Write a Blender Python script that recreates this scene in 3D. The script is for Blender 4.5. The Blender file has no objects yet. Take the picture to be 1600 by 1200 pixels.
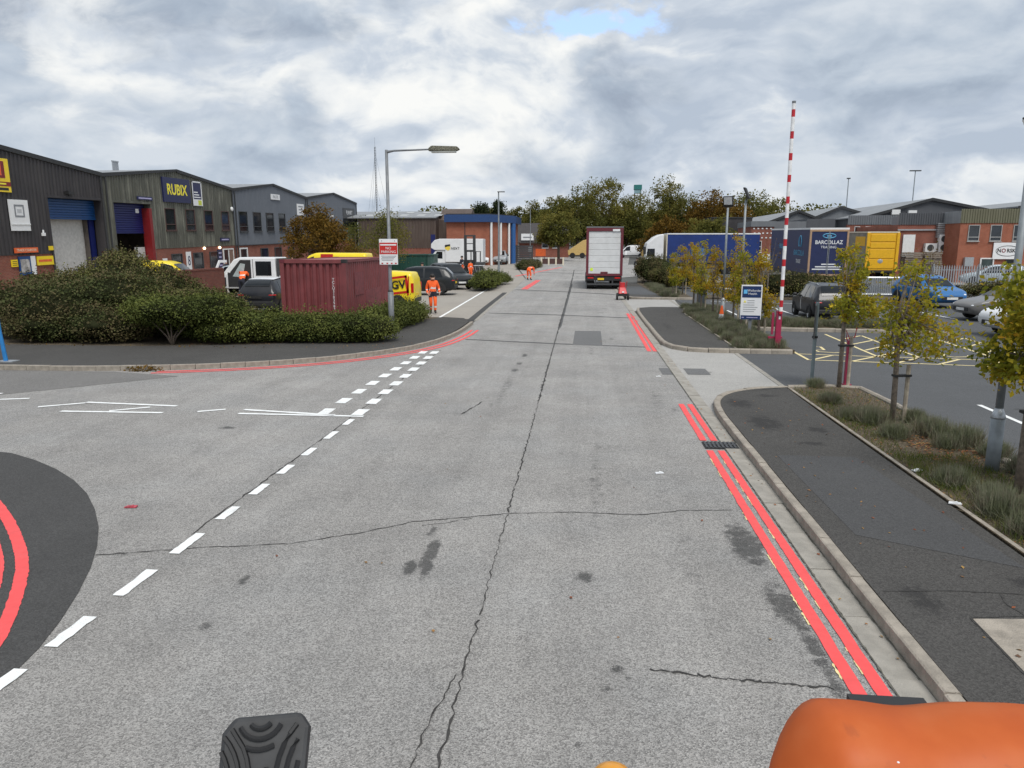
import bpy, bmesh, math, random
import numpy as np
from mathutils import Vector, Matrix, Euler
R = math.radians
PI = math.pi
sc = bpy.context.scene
col = sc.collection
rng = random.Random(7)
nr = np.random.default_rng(11)

# ------------------------------------------------------------------ camera, sky, sun, exposure
cam_d = bpy.data.cameras.new('camera'); cam = bpy.data.objects.new('camera', cam_d); col.objects.link(cam)
cam.location = (0, 0, 3.1); cam.rotation_euler = (R(90 - 10.69), 0, R(5.42))
cam_d.sensor_width = 36; cam_d.lens = 25.875; cam_d.clip_end = 4000; cam_d.clip_start = .05
sc.camera = cam
sc.view_settings.view_transform = 'Standard'; sc.view_settings.look = 'None'
sc.view_settings.gamma = 1; sc.view_settings.use_curve_mapping = False
sc.view_settings.exposure = 0.88
SUN_EL, SUN_AZ = 58, 155          # azimuth clockwise from +Y (high, from behind and to the right)
sd = bpy.data.lights.new('sun', 'SUN'); sd.energy = 1.5; sd.angle = R(28); sd.color = (1, .965, .91)
so = bpy.data.objects.new('sun', sd); col.objects.link(so)
so.rotation_euler = Vector((-math.sin(R(SUN_AZ)) * math.cos(R(SUN_EL)), -math.cos(R(SUN_AZ)) * math.cos(R(SUN_EL)), -math.sin(R(SUN_EL)))).to_track_quat('-Z', 'Y').to_euler()
world = bpy.data.worlds.new('World'); sc.world = world; world.use_nodes = True

class NT:
    def __init__(s, tree): s.t = tree; s.n = tree.nodes; s.l = tree.links
    def add(s, typ, ins=None, **kw):
        n = s.n.new(typ)
        for k, v in kw.items(): setattr(n, k, v)
        for k, v in (ins or {}).items(): s.put(n, k, v)
        return n
    def put(s, n, k, v):
        sock = n.inputs[k]
        if isinstance(v, bpy.types.Node): v = v.outputs[0]
        if isinstance(v, bpy.types.NodeSocket): s.l.new(v, sock)
        else:
            if sock.type == 'RGBA' and len(v) == 3: v = (*v, 1)
            sock.default_value = v
    def math(s, op, a, b=0., c=None, clamp=False):
        n = s.add('ShaderNodeMath', {0: a, 1: b}, operation=op, use_clamp=clamp)
        if c is not None: s.put(n, 2, c)
        return n.outputs[0]
    def vec(s, op, a, b=(0, 0, 0)):
        n = s.add('ShaderNodeVectorMath', {0: a, 1: b}, operation=op)
        return n.outputs['Value' if op in ('LENGTH', 'DOT_PRODUCT') else 'Vector']
    def noise(s, v, scale, detail=4, rough=.55, dist=0.):
        return s.add('ShaderNodeTexNoise', {'Vector': v, 'Scale': scale, 'Detail': detail, 'Roughness': rough, 'Distortion': dist}).outputs[0]
    def mix(s, f, a, b, mode='MIX'):
        n = s.add('ShaderNodeMix', {}, data_type='RGBA', blend_type=mode)
        s.put(n, 0, f); s.put(n, 6, a); s.put(n, 7, b); return n.outputs[2]
    def ramp(s, f, stops, interp='LINEAR'):
        n = s.add('ShaderNodeValToRGB', {0: f}); r = n.color_ramp; r.interpolation = interp
        while len(r.elements) > 1: r.elements.remove(r.elements[-1])
        for i, (p, c) in enumerate(stops):
            e = r.elements[0] if i == 0 else r.elements.new(p)
            e.position = p; e.color = (*c, 1) if len(c) == 3 else c
        return n.outputs[0]
    def smooth(s, f, lo, hi, a=0., b=1.):
        n = s.add('ShaderNodeMapRange', {0: f, 1: lo, 2: hi, 3: a, 4: b}, interpolation_type='SMOOTHSTEP'); return n.outputs[0]

w = NT(world.node_tree); w.n.clear()
sky = w.add('ShaderNodeTexSky', sky_type='NISHITA', sun_disc=False, sun_elevation=R(SUN_EL), sun_rotation=R(SUN_AZ))
D = w.add('ShaderNodeTexCoord').outputs['Generated']
V0 = w.vec('MULTIPLY', D, (1, 1, 1.9))
wn = w.add('ShaderNodeTexNoise', {'Vector': V0, 'Scale': 3.0, 'Detail': 4.}).outputs['Color']
V = w.vec('ADD', V0, w.vec('MULTIPLY', w.vec('SUBTRACT', wn, (.5, .5, .5)), (.20, .20, .20)))
V = w.vec('ADD', V, (3.1, .4, 1.7))
def puff(v):
    a = w.add('ShaderNodeTexVoronoi', {'Vector': v, 'Scale': 4.6}, feature='F1').outputs['Distance']
    b = w.add('ShaderNodeTexVoronoi', {'Vector': v, 'Scale': 10.5}, feature='F1').outputs['Distance']
    p = w.math('ADD', w.math('MULTIPLY', a, .62), w.math('MULTIPLY', b, .38))
    return w.math('ADD', w.math('MULTIPLY', w.noise(v, 4.6, 10, .55), .70), w.math('MULTIPLY', w.math('SUBTRACT', .55, p), .30))
nA = puff(V)
nB = puff(w.vec('ADD', V, (-.008, .0, .030)))
big = w.noise(w.vec('ADD', V0, (7.3, 2.2, .6)), 2.2, 3, .5)
big2 = w.noise(w.vec('ADD', V0, (1.3, 8.2, 4.6)), 3.0, 2, .5)
fine = w.noise(V, 15, 6, .62)
lit = w.math('MULTIPLY', w.math('SUBTRACT', nA, nB), 2.1)
# a bright high deck, and nearer broken cloud with lit rims and blue-grey undersides in front of it
back = w.ramp(w.math('ADD', w.math('ADD', big, lit), w.math('MULTIPLY', w.math('SUBTRACT', fine, .5), .25)), [(.30, (.50, .555, .63)), (.46, (.64, .68, .73)), (.58, (.86, .86, .845)), (.70, (1.0, .97, .91))])
front = w.ramp(w.math('ADD', w.math('ADD', w.math('MULTIPLY_ADD', w.math('SUBTRACT', big2, .5), 1.1, .5), lit), w.math('MULTIPLY', w.math('SUBTRACT', fine, .5), .22)), [(.18, (.27, .31, .385)), (.40, (.40, .455, .53)), (.58, (.53, .585, .65)), (.80, (.70, .73, .76))])
dens = w.math('ADD', w.math('ADD', w.math('MULTIPLY', nA, .75), w.math('MULTIPLY', big2, .55)), w.math('MULTIPLY', w.math('SUBTRACT', fine, .5), .20))
cl = w.mix(w.smooth(dens, .505, .615), back, front)
cl = w.vec('MULTIPLY', cl, (5.2, 5.4, 5.65))
# small gap of blue where the deck of cloud is thin
gd = w.vec('LENGTH', w.vec('MULTIPLY', w.vec('SUBTRACT', D, (.022, .963, .262)), (12.5, 1, 52)))
hole = w.smooth(w.math('SUBTRACT', w.math('SUBTRACT', 1.0, gd), w.math('ADD', w.math('MULTIPLY', w.math('SUBTRACT', fine, .5), 3.2), w.math('MULTIPLY', w.math('SUBTRACT', nA, .40), 3.))), .15, .75)
skyc = w.vec('MULTIPLY', sky.outputs[0], (.55, .62, .75))
csky = w.mix(hole, cl, w.vec('ADD', skyc, (1.9, 2.4, 3.0)))
bg = w.add('ShaderNodeBackground', {'Color': csky, 'Strength': .10})
w.l.new(bg.outputs[0], w.add('ShaderNodeOutputWorld').inputs[0])

# ------------------------------------------------------------------ helpers
def gz(y): return max(0., (y - 70) * .018)

class MB:
    def __init__(s): s.v = []; s.f = []; s.mi = []; s.m = 0
    def add(s, vs, fs):
        b = len(s.v); s.v += [tuple(p) for p in vs]
        s.f += [tuple(b + i for i in f) for f in fs]; s.mi += [s.m] * len(fs); return s
    def poly(s, pts): return s.add(pts, [tuple(range(len(pts)))])
    def box(s, x0, x1, y0, y1, z0, z1):
        return s.add([(x0, y0, z0), (x1, y0, z0), (x1, y1, z0), (x0, y1, z0), (x0, y0, z1), (x1, y0, z1), (x1, y1, z1), (x0, y1, z1)],
                     [(0, 3, 2, 1), (4, 5, 6, 7), (0, 1, 5, 4), (1, 2, 6, 5), (2, 3, 7, 6), (3, 0, 4, 7)])
    def cbox(s, c, d): return s.box(c[0]-d[0]/2, c[0]+d[0]/2, c[1]-d[1]/2, c[1]+d[1]/2, c[2]-d[2]/2, c[2]+d[2]/2)
    def prism(s, pts, vec):
        n = len(pts); vec = Vector(vec); p = [Vector(a) for a in pts]
        return s.add(p + [a + vec for a in p], [tuple(range(n))[::-1], tuple(range(n, 2*n))] + [(i, (i+1) % n, n+(i+1) % n, n+i) for i in range(n)])
    def tube(s, pts, rad, n=8, caps=True):
        pts = [Vector(p) for p in pts]
        if not hasattr(rad, '__len__'): rad = [rad] * len(pts)
        vs, fs = [], []
        for i, p in enumerate(pts):
            d = (pts[min(i+1, len(pts)-1)] - pts[max(i-1, 0)]).normalized()
            a = d.cross(Vector((0, 0, 1)) if abs(d.z) < .9 else Vector((1, 0, 0))).normalized(); b = d.cross(a)
            for k in range(n):
                t = 2*PI*k/n; vs.append(p + (a*math.cos(t) + b*math.sin(t)) * rad[i])
        for i in range(len(pts)-1):
            for k in range(n):
                k2 = (k+1) % n; fs.append((i*n+k, i*n+k2, (i+1)*n+k2, (i+1)*n+k))
        if caps: fs += [tuple(range(n))[::-1], tuple((len(pts)-1)*n + k for k in range(n))]
        return s.add(vs, fs)
    def cyl(s, p0, p1, r, r1=None, n=12): return s.tube([p0, p1], [r, r if r1 is None else r1], n)
    def ball(s, c, r, nu=10, nv=7):
        if not hasattr(r, '__len__'): r = (r, r, r)
        vs = [(c[0], c[1], c[2]-r[2])]; fs = []
        for j in range(1, nv):
            ph = -PI/2 + PI*j/nv
            for i in range(nu):
                t = 2*PI*i/nu; vs.append((c[0]+r[0]*math.cos(ph)*math.cos(t), c[1]+r[1]*math.cos(ph)*math.sin(t), c[2]+r[2]*math.sin(ph)))
        vs.append((c[0], c[1], c[2]+r[2])); L = len(vs)-1
        for i in range(nu):
            i2 = (i+1) % nu
            fs.append((0, 1+i2, 1+i)); fs.append((L, L-nu+i, L-nu+i2))
            for j in range(nv-2): fs.append((1+j*nu+i, 1+j*nu+i2, 1+(j+1)*nu+i2, 1+(j+1)*nu+i))
        return s.add(vs, fs)
    def xf(s, M):
        s.v = [tuple(M @ Vector(p)) for p in s.v]; return s
    def build(s, name, mat, parent=None, smooth=False, bevel=0., loc=None, rot=None):
        me = bpy.data.meshes.new(name); me.from_pydata(s.v, [], s.f)
        for m in (mat if isinstance(mat, (list, tuple)) else [mat]): me.materials.append(m)
        if any(s.mi): me.polygons.foreach_set('material_index', s.mi)
        bm = bmesh.new(); bm.from_mesh(me); bmesh.ops.recalc_face_normals(bm, faces=bm.faces); bm.to_mesh(me); bm.free()
        return link(name, me, parent, smooth, bevel, loc, rot)

def link(name, me, parent=None, smooth=False, bevel=0., loc=None, rot=None):
    if smooth: me.polygons.foreach_set('use_smooth', [True] * len(me.polygons))
    o = bpy.data.objects.new(name, me); col.objects.link(o)
    if parent: o.parent = parent
    if loc: o.location = loc
    if rot: o.rotation_euler = rot
    if bevel:
        b = o.modifiers.new('bevel', 'BEVEL'); b.width = bevel; b.segments = 2; b.limit_method = 'ANGLE'; b.angle_limit = R(40)
    return o

def tag(o, label, cat, group=None, kind=None):
    if label: o['label'] = label
    if cat: o['category'] = cat
    if group: o['group'] = group
    if kind: o['kind'] = kind
    return o
def thing(name, label, cat, loc=(0, 0, 0), rz=0., rx=0., group=None):
    o = bpy.data.objects.new(name, None); col.objects.link(o); o.location = loc; o.rotation_euler = (rx, 0, rz)
    o.empty_display_size = .2
    return tag(o, label, cat, group)
def struct(o): o['kind'] = 'structure'; return o
def dup(o, parent=None, loc=None, rz=None, label=None, s=None):
    c = o.copy(); col.objects.link(c)
    if parent is not None: c.parent = parent
    if loc is not None: c.location = loc
    if rz is not None: c.rotation_euler = (o.rotation_euler[0], o.rotation_euler[1], rz)
    if s: c.scale = (s, s, s) if not hasattr(s, '__len__') else s
    if label: c['label'] = label
    for ch in list(o.children): dup(ch, c)
    return c

# ------------------------------------------------------------------ materials
MATS = {}
def mat(name, c, rough=.6, metal=0., var=.12, scale=6., bump=0., bscale=40., dirt=0., coat=0., emit=0., spec=.5, dirtc=(.05, .045, .04)):
    if name in MATS: return MATS[name]
    m = bpy.data.materials.new(name); m.use_nodes = True; t = NT(m.node_tree); t.n.clear()
    co = t.add('ShaderNodeTexCoord').outputs['Object']
    base = (*c, 1)
    if var:
        n1 = t.noise(co, scale, 5, .6)
        base = t.mix(t.smooth(n1, .3, .7), tuple(x*(1-var) for x in c), tuple(min(1, x*(1+var)) for x in c))
    if dirt:
        n2 = t.noise(co, scale*.35, 6, .65)
        base = t.mix(t.math('MULTIPLY', t.smooth(n2, .48, .75), dirt), base, dirtc)
    p = t.add('ShaderNodeBsdfPrincipled', {'Base Color': base, 'Roughness': rough, 'Metallic': metal, 'Coat Weight': coat, 'Specular IOR Level': spec})
    p.inputs['Coat Roughness'].default_value = .06
    if emit: t.put(p, 'Emission Color', c); p.inputs['Emission Strength'].default_value = emit
    if bump:
        b = t.add('ShaderNodeBump', {'Strength': bump, 'Distance': .02, 'Height': t.noise(co, bscale, 4)})
        t.l.new(b.outputs[0], p.inputs['Normal'])
    t.l.new(p.outputs[0], t.add('ShaderNodeOutputMaterial').inputs[0]); MATS[name] = m; return m

def leafmat(name, cols, trans=.3, rough=.55, patch=None):
    m = bpy.data.materials.new(name); m.use_nodes = True; t = NT(m.node_tree); t.n.clear()
    g = t.add('ShaderNodeNewGeometry'); co = t.add('ShaderNodeTexCoord').outputs['Object']
    f = g.outputs['Random Per Island']
    if patch: f = t.math('ADD', t.math('MULTIPLY', f, .42), t.math('MULTIPLY', t.smooth(t.noise(co, patch, 4, .6), .36, .64), .58))
    n = len(cols); c = t.ramp(f, [(i/(n-1), x) for i, x in enumerate(cols)])
    p = t.add('ShaderNodeBsdfPrincipled', {'Base Color': c, 'Roughness': rough, 'Specular IOR Level': .06})
    tr = t.add('ShaderNodeBsdfTranslucent', {'Color': c})
    mx = t.add('ShaderNodeMixShader', {0: trans, 1: p.outputs[0], 2: tr.outputs[0]})
    t.l.new(mx.outputs[0], t.add('ShaderNodeOutputMaterial').inputs[0]); return m

def stainmask(t, pos, stains, nscale=7., k=3.):
    acc = None
    for (x, y, rx, ry, s) in stains:
        d = t.vec('LENGTH', t.vec('MULTIPLY', t.vec('SUBTRACT', pos, (x, y, 0)), (1/rx, 1/ry, 0)))
        v = t.math('MULTIPLY', t.smooth(d, 1., 0.), s)
        acc = v if acc is None else t.math('MAXIMUM', acc, v)
    n1 = t.noise(pos, nscale*.5, 6, .65); n2 = t.noise(pos, nscale*5., 3, .7)
    v = t.math('MULTIPLY', t.math('MULTIPLY', acc, 1.15), t.math('MULTIPLY_ADD', t.math('SUBTRACT', n1, .5), 1.6, .58))
    return t.smooth(t.math('MULTIPLY_ADD', t.math('SUBTRACT', n2, .5), 1.0, v), .30, .62)

def surf(name, cA, cB, speck, stains=(), stainc=(.03, .03, .03), gscale=75., blotch=.12, streak=.0, rough=.9, bump=.5, cracks=0., tint=None):
    """aggregate surface (asphalt, chippings, concrete): stones, grit, blotches, stains"""
    m = bpy.data.materials.new(name); m.use_nodes = True; t = NT(m.node_tree); t.n.clear()
    pos = t.add('ShaderNodeNewGeometry').outputs['Position']
    vor = t.add('ShaderNodeTexVoronoi', {'Vector': pos, 'Scale': gscale})
    vr = t.add('ShaderNodeSeparateColor', {0: vor.outputs['Color']}).outputs[0]
    n2 = t.noise(pos, gscale*2.3, 3, .6)
    f = t.math('ADD', t.math('MULTIPLY', vr, .55), t.math('MULTIPLY', t.smooth(n2, .3, .7), .45))
    base = t.mix(f, tuple(x*(1-speck) for x in cA), tuple(x*(1+speck) for x in cB))
    bl = t.noise(pos, 1.1, 6, .62); b2 = t.noise(pos, .23, 3, .5)
    k = t.math('ADD', t.math('MULTIPLY', t.math('SUBTRACT', bl, .5), blotch*2.2), t.math('MULTIPLY', t.math('SUBTRACT', b2, .5), blotch*2.))
    k = t.math('ADD', k, t.math('MULTIPLY', t.math('SUBTRACT', t.noise(pos, 9., 5, .7), .5), blotch*1.6))
    if streak:
        sv = t.vec('MULTIPLY', pos, (1.7, .05, 1))
        k = t.math('ADD', k, t.math('MULTIPLY', t.math('SUBTRACT', t.noise(sv, 1., 4, .6), .5), streak*2))
    base = t.vec('MULTIPLY', base, t.add('ShaderNodeCombineXYZ', {0: t.math('ADD', k, 1.), 1: t.math('ADD', k, 1.), 2: t.math('ADD', k, 1.)}))
    if tint: base = t.mix(t.smooth(t.noise(pos, .6, 4), .4, .7), base, tint, 'MULTIPLY')
    if stains: base = t.mix(t.math('MULTIPLY', stainmask(t, pos, stains, 16.), .72), base, stainc)
    p = t.add('ShaderNodeBsdfPrincipled', {'Base Color': base, 'Roughness': rough, 'Specular IOR Level': .25})
    h = t.math('ADD', vor.outputs['Distance'], t.math('MULTIPLY', n2, .6))
    b = t.add('ShaderNodeBump', {'Strength': bump, 'Distance': .008, 'Height': h}); t.l.new(b.outputs[0], p.inputs['Normal'])
    t.l.new(p.outputs[0], t.add('ShaderNodeOutputMaterial').inputs[0]); return m

def brickmat(name, c1, c2, mortar, plane='XZ', var=.2):
    m = bpy.data.materials.new(name); m.use_nodes = True; t = NT(m.node_tree); t.n.clear()
    co = t.add('ShaderNodeTexCoord').outputs['Object']; s = t.add('ShaderNodeSeparateXYZ', {0: co})
    u = t.math('ADD', s.outputs[0], s.outputs[1])
    uv = t.add('ShaderNodeCombineXYZ', {0: u, 1: s.outputs[2], 2: 0.})
    b = t.add('ShaderNodeTexBrick', {'Vector': uv, 'Color1': c1, 'Color2': c2, 'Mortar': mortar, 'Scale': 1., 'Mortar Size': .006, 'Brick Width': .225, 'Row Height': .075, 'Mortar Smooth': .1})
    n = t.noise(co, .9, 6, .65)
    base = t.mix(t.math('MULTIPLY', t.smooth(n, .4, .75), .45), b.outputs[0], tuple(x*.45 for x in c1))
    p = t.add('ShaderNodeBsdfPrincipled', {'Base Color': base, 'Roughness': .85, 'Specular IOR Level': .2})
    bp = t.add('ShaderNodeBump', {'Strength': .5, 'Distance': .006, 'Height': t.math('SUBTRACT', 1., b.outputs[1])}); t.l.new(bp.outputs[0], p.inputs['Normal'])
    t.l.new(p.outputs[0], t.add('ShaderNodeOutputMaterial').inputs[0]); return m

def cladmat(name, c, streakc, amt, rough=.55):
    """profiled steel sheet with rain streaks running down it"""
    m = bpy.data.materials.new(name); m.use_nodes = True; t = NT(m.node_tree); t.n.clear()
    co = t.add('ShaderNodeTexCoord').outputs['Object']
    n = t.noise(t.vec('MULTIPLY', co, (2.2, 2.2, .16)), 1., 5, .7); n2 = t.noise(co, .35, 4)
    f = t.math('MULTIPLY', t.smooth(t.math('ADD', n, t.math('MULTIPLY', t.math('SUBTRACT', n2, .5), .6)), .42, .68), amt)
    base = t.mix(f, c, streakc)
    p = t.add('ShaderNodeBsdfPrincipled', {'Base Color': base, 'Roughness': rough, 'Specular IOR Level': .35})
    t.l.new(p.outputs[0], t.add('ShaderNodeOutputMaterial').inputs[0]); return m

def glassmat(name, c=(.018, .022, .027), rough=.06):
    return mat(name, c, rough, 0, .25, 1.3, coat=0., spec=.8)
def paint(name, c, rough=.35, dirt=.12): return mat(name, c, rough, 0, .03, 3, coat=.22, spec=.35, dirt=dirt, dirtc=(.12, .11, .1))

M_glass = glassmat('window_glass'); M_carglass = mat('car_glass', (.010, .012, .014), .05, 0, .2, 2, spec=.4)
M_tyre = mat('tyre_rubber', (.018, .018, .018), .85, bump=.2)
M_black = mat('black_plastic', (.02, .02, .021), .55); M_dark = mat('dark_steel', (.05, .052, .055), .5)
M_alloy = mat('alloy', (.5, .51, .52), .3, .8); M_chrome = mat('galvanised', (.42, .44, .46), .42, .55, .18, 14)
M_white = mat('white_paint', (.72, .73, .73), .45, var=.05, dirt=.18, dirtc=(.35, .34, .32)); M_cream = mat('cream_paint', (.66, .60, .47), .6)
M_redl = mat('red_lens', (.5, .015, .012), .2); M_headl = mat('headlamp_glass', (.75, .78, .8), .08, spec=.9)
M_plate = mat('yellow_number_plate', (.75, .52, .03), .4); M_platew = mat('white_number_plate', (.75, .75, .73), .4)
M_bark = mat('bark', (.13, .10, .075), .9, var=.35, scale=9, bump=.8, bscale=30); M_barky = mat('young_bark', (.20, .165, .13), .85, var=.35, scale=14, bump=.5)
M_stake = mat('weathered_timber_stake', (.36, .31, .24), .85, var=.25, scale=10)
M_grayp = mat('grey_lamp_paint', (.17, .18, .19), .5, .1, .15, 7, dirt=.3); M_galv = mat('galvanised_column', (.235, .26, .275), .5, .15, .14, 5, dirt=.15)
M_conc = mat('kerb_concrete', (.31, .275, .23), .9, var=.22, scale=5, bump=.6, bscale=60, dirt=.45, dirtc=(.11, .095, .08))
M_chan = mat('channel_concrete', (.31, .29, .255), .9, var=.16, scale=4, bump=.5, bscale=70, dirt=.35, dirtc=(.16, .15, .13))
def roadpaint(name, c, wear, lo):
    m = mat(name, c, .7, var=.07, scale=9, dirt=.2, dirtc=tuple(x*.6+.05 for x in c)); t = NT(m.node_tree); pos = t.add('ShaderNodeNewGeometry').outputs['Position']
    p = [n for n in t.n if n.type == 'BSDF_PRINCIPLED'][0]; old = p.inputs['Base Color'].links[0].from_socket
    f = t.math('MULTIPLY', t.smooth(t.math('ADD', t.noise(pos, 130, 3, .7), t.math('MULTIPLY', t.math('SUBTRACT', t.noise(pos, 2.2, 4), .5), .5)), lo, lo+.16), wear)
    t.l.new(t.mix(f, old, (.22, .21, .20)), p.inputs['Base Color']); return m
M_wmark = roadpaint('white_road_paint', (.80, .81, .80), .7, .56)
M_ymark = mat('pale_yellow_road_paint', (.72, .60, .31), .7, var=.12, scale=9, dirt=.3, dirtc=(.3, .28, .24))
M_rmark = roadpaint('red_road_paint', (.80, .085, .085), .55, .60)
M_orange = mat('hi_vis_orange', (.95, .13, .02), .75, var=.12, scale=12, bump=.3, bscale=14); M_navy = mat('navy_cloth', (.016, .018, .03), .85)
M_refl = mat('reflective_tape', (.62, .62, .6), .35); M_skin = mat('skin', (.50, .30, .22), .55); M_hair = mat('dark_hair', (.018, .014, .012), .6)
M_boot = mat('boot_leather', (.02, .017, .015), .6); M_yvis = mat('hi_vis_yellow', (.65, .85, .05), .75)

# ------------------------------------------------------------------ text
def text(s, size, parent, loc, rot, m, name='lettering', ext=.004, sx=1., align='CENTER', space=1., bold=0.):
    cu = bpy.data.curves.new(name, 'FONT'); cu.body = s; cu.size = size; cu.extrude = ext; cu.align_x = align; cu.align_y = 'CENTER'
    cu.space_character = space; cu.offset = bold; cu.resolution_u = 3; cu.space_line = .82
    t = bpy.data.objects.new('t', cu); col.objects.link(t)
    me = bpy.data.meshes.new_from_object(t.evaluated_get(bpy.context.evaluated_depsgraph_get()))
    bpy.data.objects.remove(t); me.name = name; me.materials.clear(); me.materials.append(m)
    o = link(name, me, parent, loc=loc, rot=rot); o.scale = (sx, 1, 1); return o
RX = (R(90), 0, 0)               # lettering that faces -y
RE = (R(90), 0, R(90))           # lettering that faces +x

# ------------------------------------------------------------------ ground
def path_offset(pts, d):
    P = [Vector((p[0], p[1], 0)) for p in pts]; out = []
    for i, p in enumerate(P):
        t = (P[min(i+1, len(P)-1)] - P[max(i-1, 0)]).normalized()
        out.append((p.x - t.y*d, p.y + t.x*d))
    return out
def resample(pts, step):
    P = [Vector((p[0], p[1], 0)) for p in pts]; out = [P[0]]; acc = 0.
    for a, b in zip(P, P[1:]):
        L = (b-a).length; s = step - acc
        while s <= L: out.append(a + (b-a)*(s/L)); s += step
        acc = (acc + L) % step
    return [(p.x, p.y) for p in out]
def smoothpath(pts, it=2):
    for _ in range(it):
        q = [pts[0]]
        for a, b in zip(pts, pts[1:]):
            q += [(a[0]*.75+b[0]*.25, a[1]*.75+b[1]*.25), (a[0]*.25+b[0]*.75, a[1]*.25+b[1]*.75)]
        pts = q + [pts[-1]]
    return pts
def sheet(name, pts, z, m, parent=None):
    o = MB().poly([(x, y, z) for x, y in pts]).build(name, m, parent); 
    if not parent: struct(o)
    return o
def slab(name, pts, z, m, h=.3):
    return struct(MB().prism([(x, y, z-h) for x, y in pts], (0, 0, h)).build(name, m))
def ribbon(mb, pts, wd, z, jit=0., seed=0, wjit=0.):
    r = random.Random(seed); P = [Vector((p[0], p[1], 0)) for p in pts]; L, Rr = [], []
    for i, p in enumerate(P):
        t = (P[min(i+1, len(P)-1)] - P[max(i-1, 0)]).normalized(); n = Vector((-t.y, t.x, 0))
        c = p + n*r.uniform(-jit, jit); ww = wd*(1+r.uniform(-wjit, wjit))/2
        L.append(c + n*ww); Rr.append(c - n*ww*r.uniform(1-wjit*.5, 1))
    for i in range(len(P)-1):
        mb.poly([(Rr[i].x, Rr[i].y, z+gz(Rr[i].y)), (Rr[i+1].x, Rr[i+1].y, z+gz(Rr[i+1].y)), (L[i+1].x, L[i+1].y, z+gz(L[i+1].y)), (L[i].x, L[i].y, z+gz(L[i].y))])

M_road = surf('worn_chipping_road', (.285, .273, .26), (.31, .298, .283), .72, [
    (-1.50, 6.95, .15, .70, 1.4), (-1.46, 6.6, .1, .45, 1.3), (-1.64, 6.6, .14, .42, 1.15), (-1.60, 7.55, .11, .35, .95), (-3.12, 6.2, .1, .35, .9), (-3.06, 5.35, .13, .13, .95), (.22, 9.5, .32, 4.5, .58), (-1.65, 16, .3, 6, .58), (1.55, 15, .35, 3, .6), (.3, 22, .4, 4, .55), (-2.9, 10, .5, 5, .5), (1.1, 7, .6, 4, .5),
    (.08, 6.56, .22, .3, .95), (.31, 5.04, .12, .14, .95), (.22, 4.78, .09, .1, .9), (.38, 4.93, .06, .06, .8), (.03, 4.16, .08, .08, .8), (-4.64, 6.66, .35, .15, .7), (-1.61, 20.8, .16, .7, 1.1), (-1.63, 19.3, .18, .5, 1.05), (-1.66, 18.2, .2, .5, 1.05),
    (1.76, 7.5, .38, 1.2, 1.2), (1.80, 6.2, .28, .8, 1.1), (1.86, 5.5, .16, 2.6, .9), (1.85, 5.3, .14, .4, .75), (-6.07, 11.84, .35, .25, .95), (.28, 11.2, .2, .8, .62), (-1.75, 14.1, .1, .6, .7), (1.8, 14.0, .3, .8, .55),
    (.9, 34.5, .8, .3, .8), (1.0, 24.8, .25, 1., .7), (-1.2, 33.4, .2, .4, .9), (1.1, 36.8, .5, .8, .7), (-6.3, 7.2, .5, .25, .7), (1.3, 57, 1.3, 2.5, .6),
    (1.05, 9.0, .3, 1.6, .5), (-2.3, 9.5, .5, 2.2, .42)], gscale=95, blotch=.25, streak=.24, bump=1., rough=.72, tint=(.97, .985, 1.0))
M_tar = surf('dark_tarmac', (.062, .061, .060), (.070, .069, .068), .42, gscale=85, blotch=.16, bump=.5)
M_tarside = surf('older_side_road_tarmac', (.165, .16, .153), (.18, .174, .167), .45, gscale=80, blotch=.16, bump=.5)
M_pave = surf('pavement_asphalt', (.064, .061, .058), (.074, .071, .067), .40, [(3.15, 12.6, .55, 1.1, 1.2), (3.05, 14.2, .5, .8, 1.15), (3.9, 12.2, .35, .45, 1.1), (3.55, 11.3, .5, .3, .95), (3.75, 15.0, .5, .35, .9), (3.2, 28, .4, 3., .7),
    (2.95, 6.2, .3, .7, .95), (3.3, 5.2, .4, .6, .8), (4.0, 6.6, .3, .3, .9), (-5.5, 24, .9, 1.4, .5)], stainc=(.028, .027, .027), gscale=70, blotch=.17, bump=.6)
M_cpark = surf('car_park_tarmac', (.085, .088, .092), (.095, .098, .102), .28, [(8.5, 14.6, .6, .5, .8), (10, 17.5, 1., .4, .6)], gscale=80, blotch=.13, bump=.4)
M_lot = surf('yard_concrete', (.30, .275, .245), (.33, .305, .27), .12, [(-7.5, 33, 1., .5, .6), (-6.5, 44, 1, 1.5, .6)], gscale=40, blotch=.12, bump=.3)
M_cross = surf('crossover_concrete', (.34, .33, .312), (.37, .36, .342), .25, [(3.1, 18.4, .3, .35, 1.)], gscale=60, blotch=.14, bump=.5)
M_soil = surf('planting_bed_soil', (.075, .058, .04), (.11, .088, .06), .55, gscale=28, blotch=.35, bump=1.)
M_field = surf('rough_ground', (.09, .09, .085), (.10, .10, .095), .3, gscale=20, blotch=.2)
M_joint = mat('tarred_joint', (.085, .085, .085), .9, var=.3, scale=9); M_crack = mat('open_crack', (.04, .038, .036), .95, var=.4, scale=20)
M_patchm = surf('road_patch_tarmac', (.135, .135, .135), (.15, .15, .15), .35, gscale=70, blotch=.1)

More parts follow.
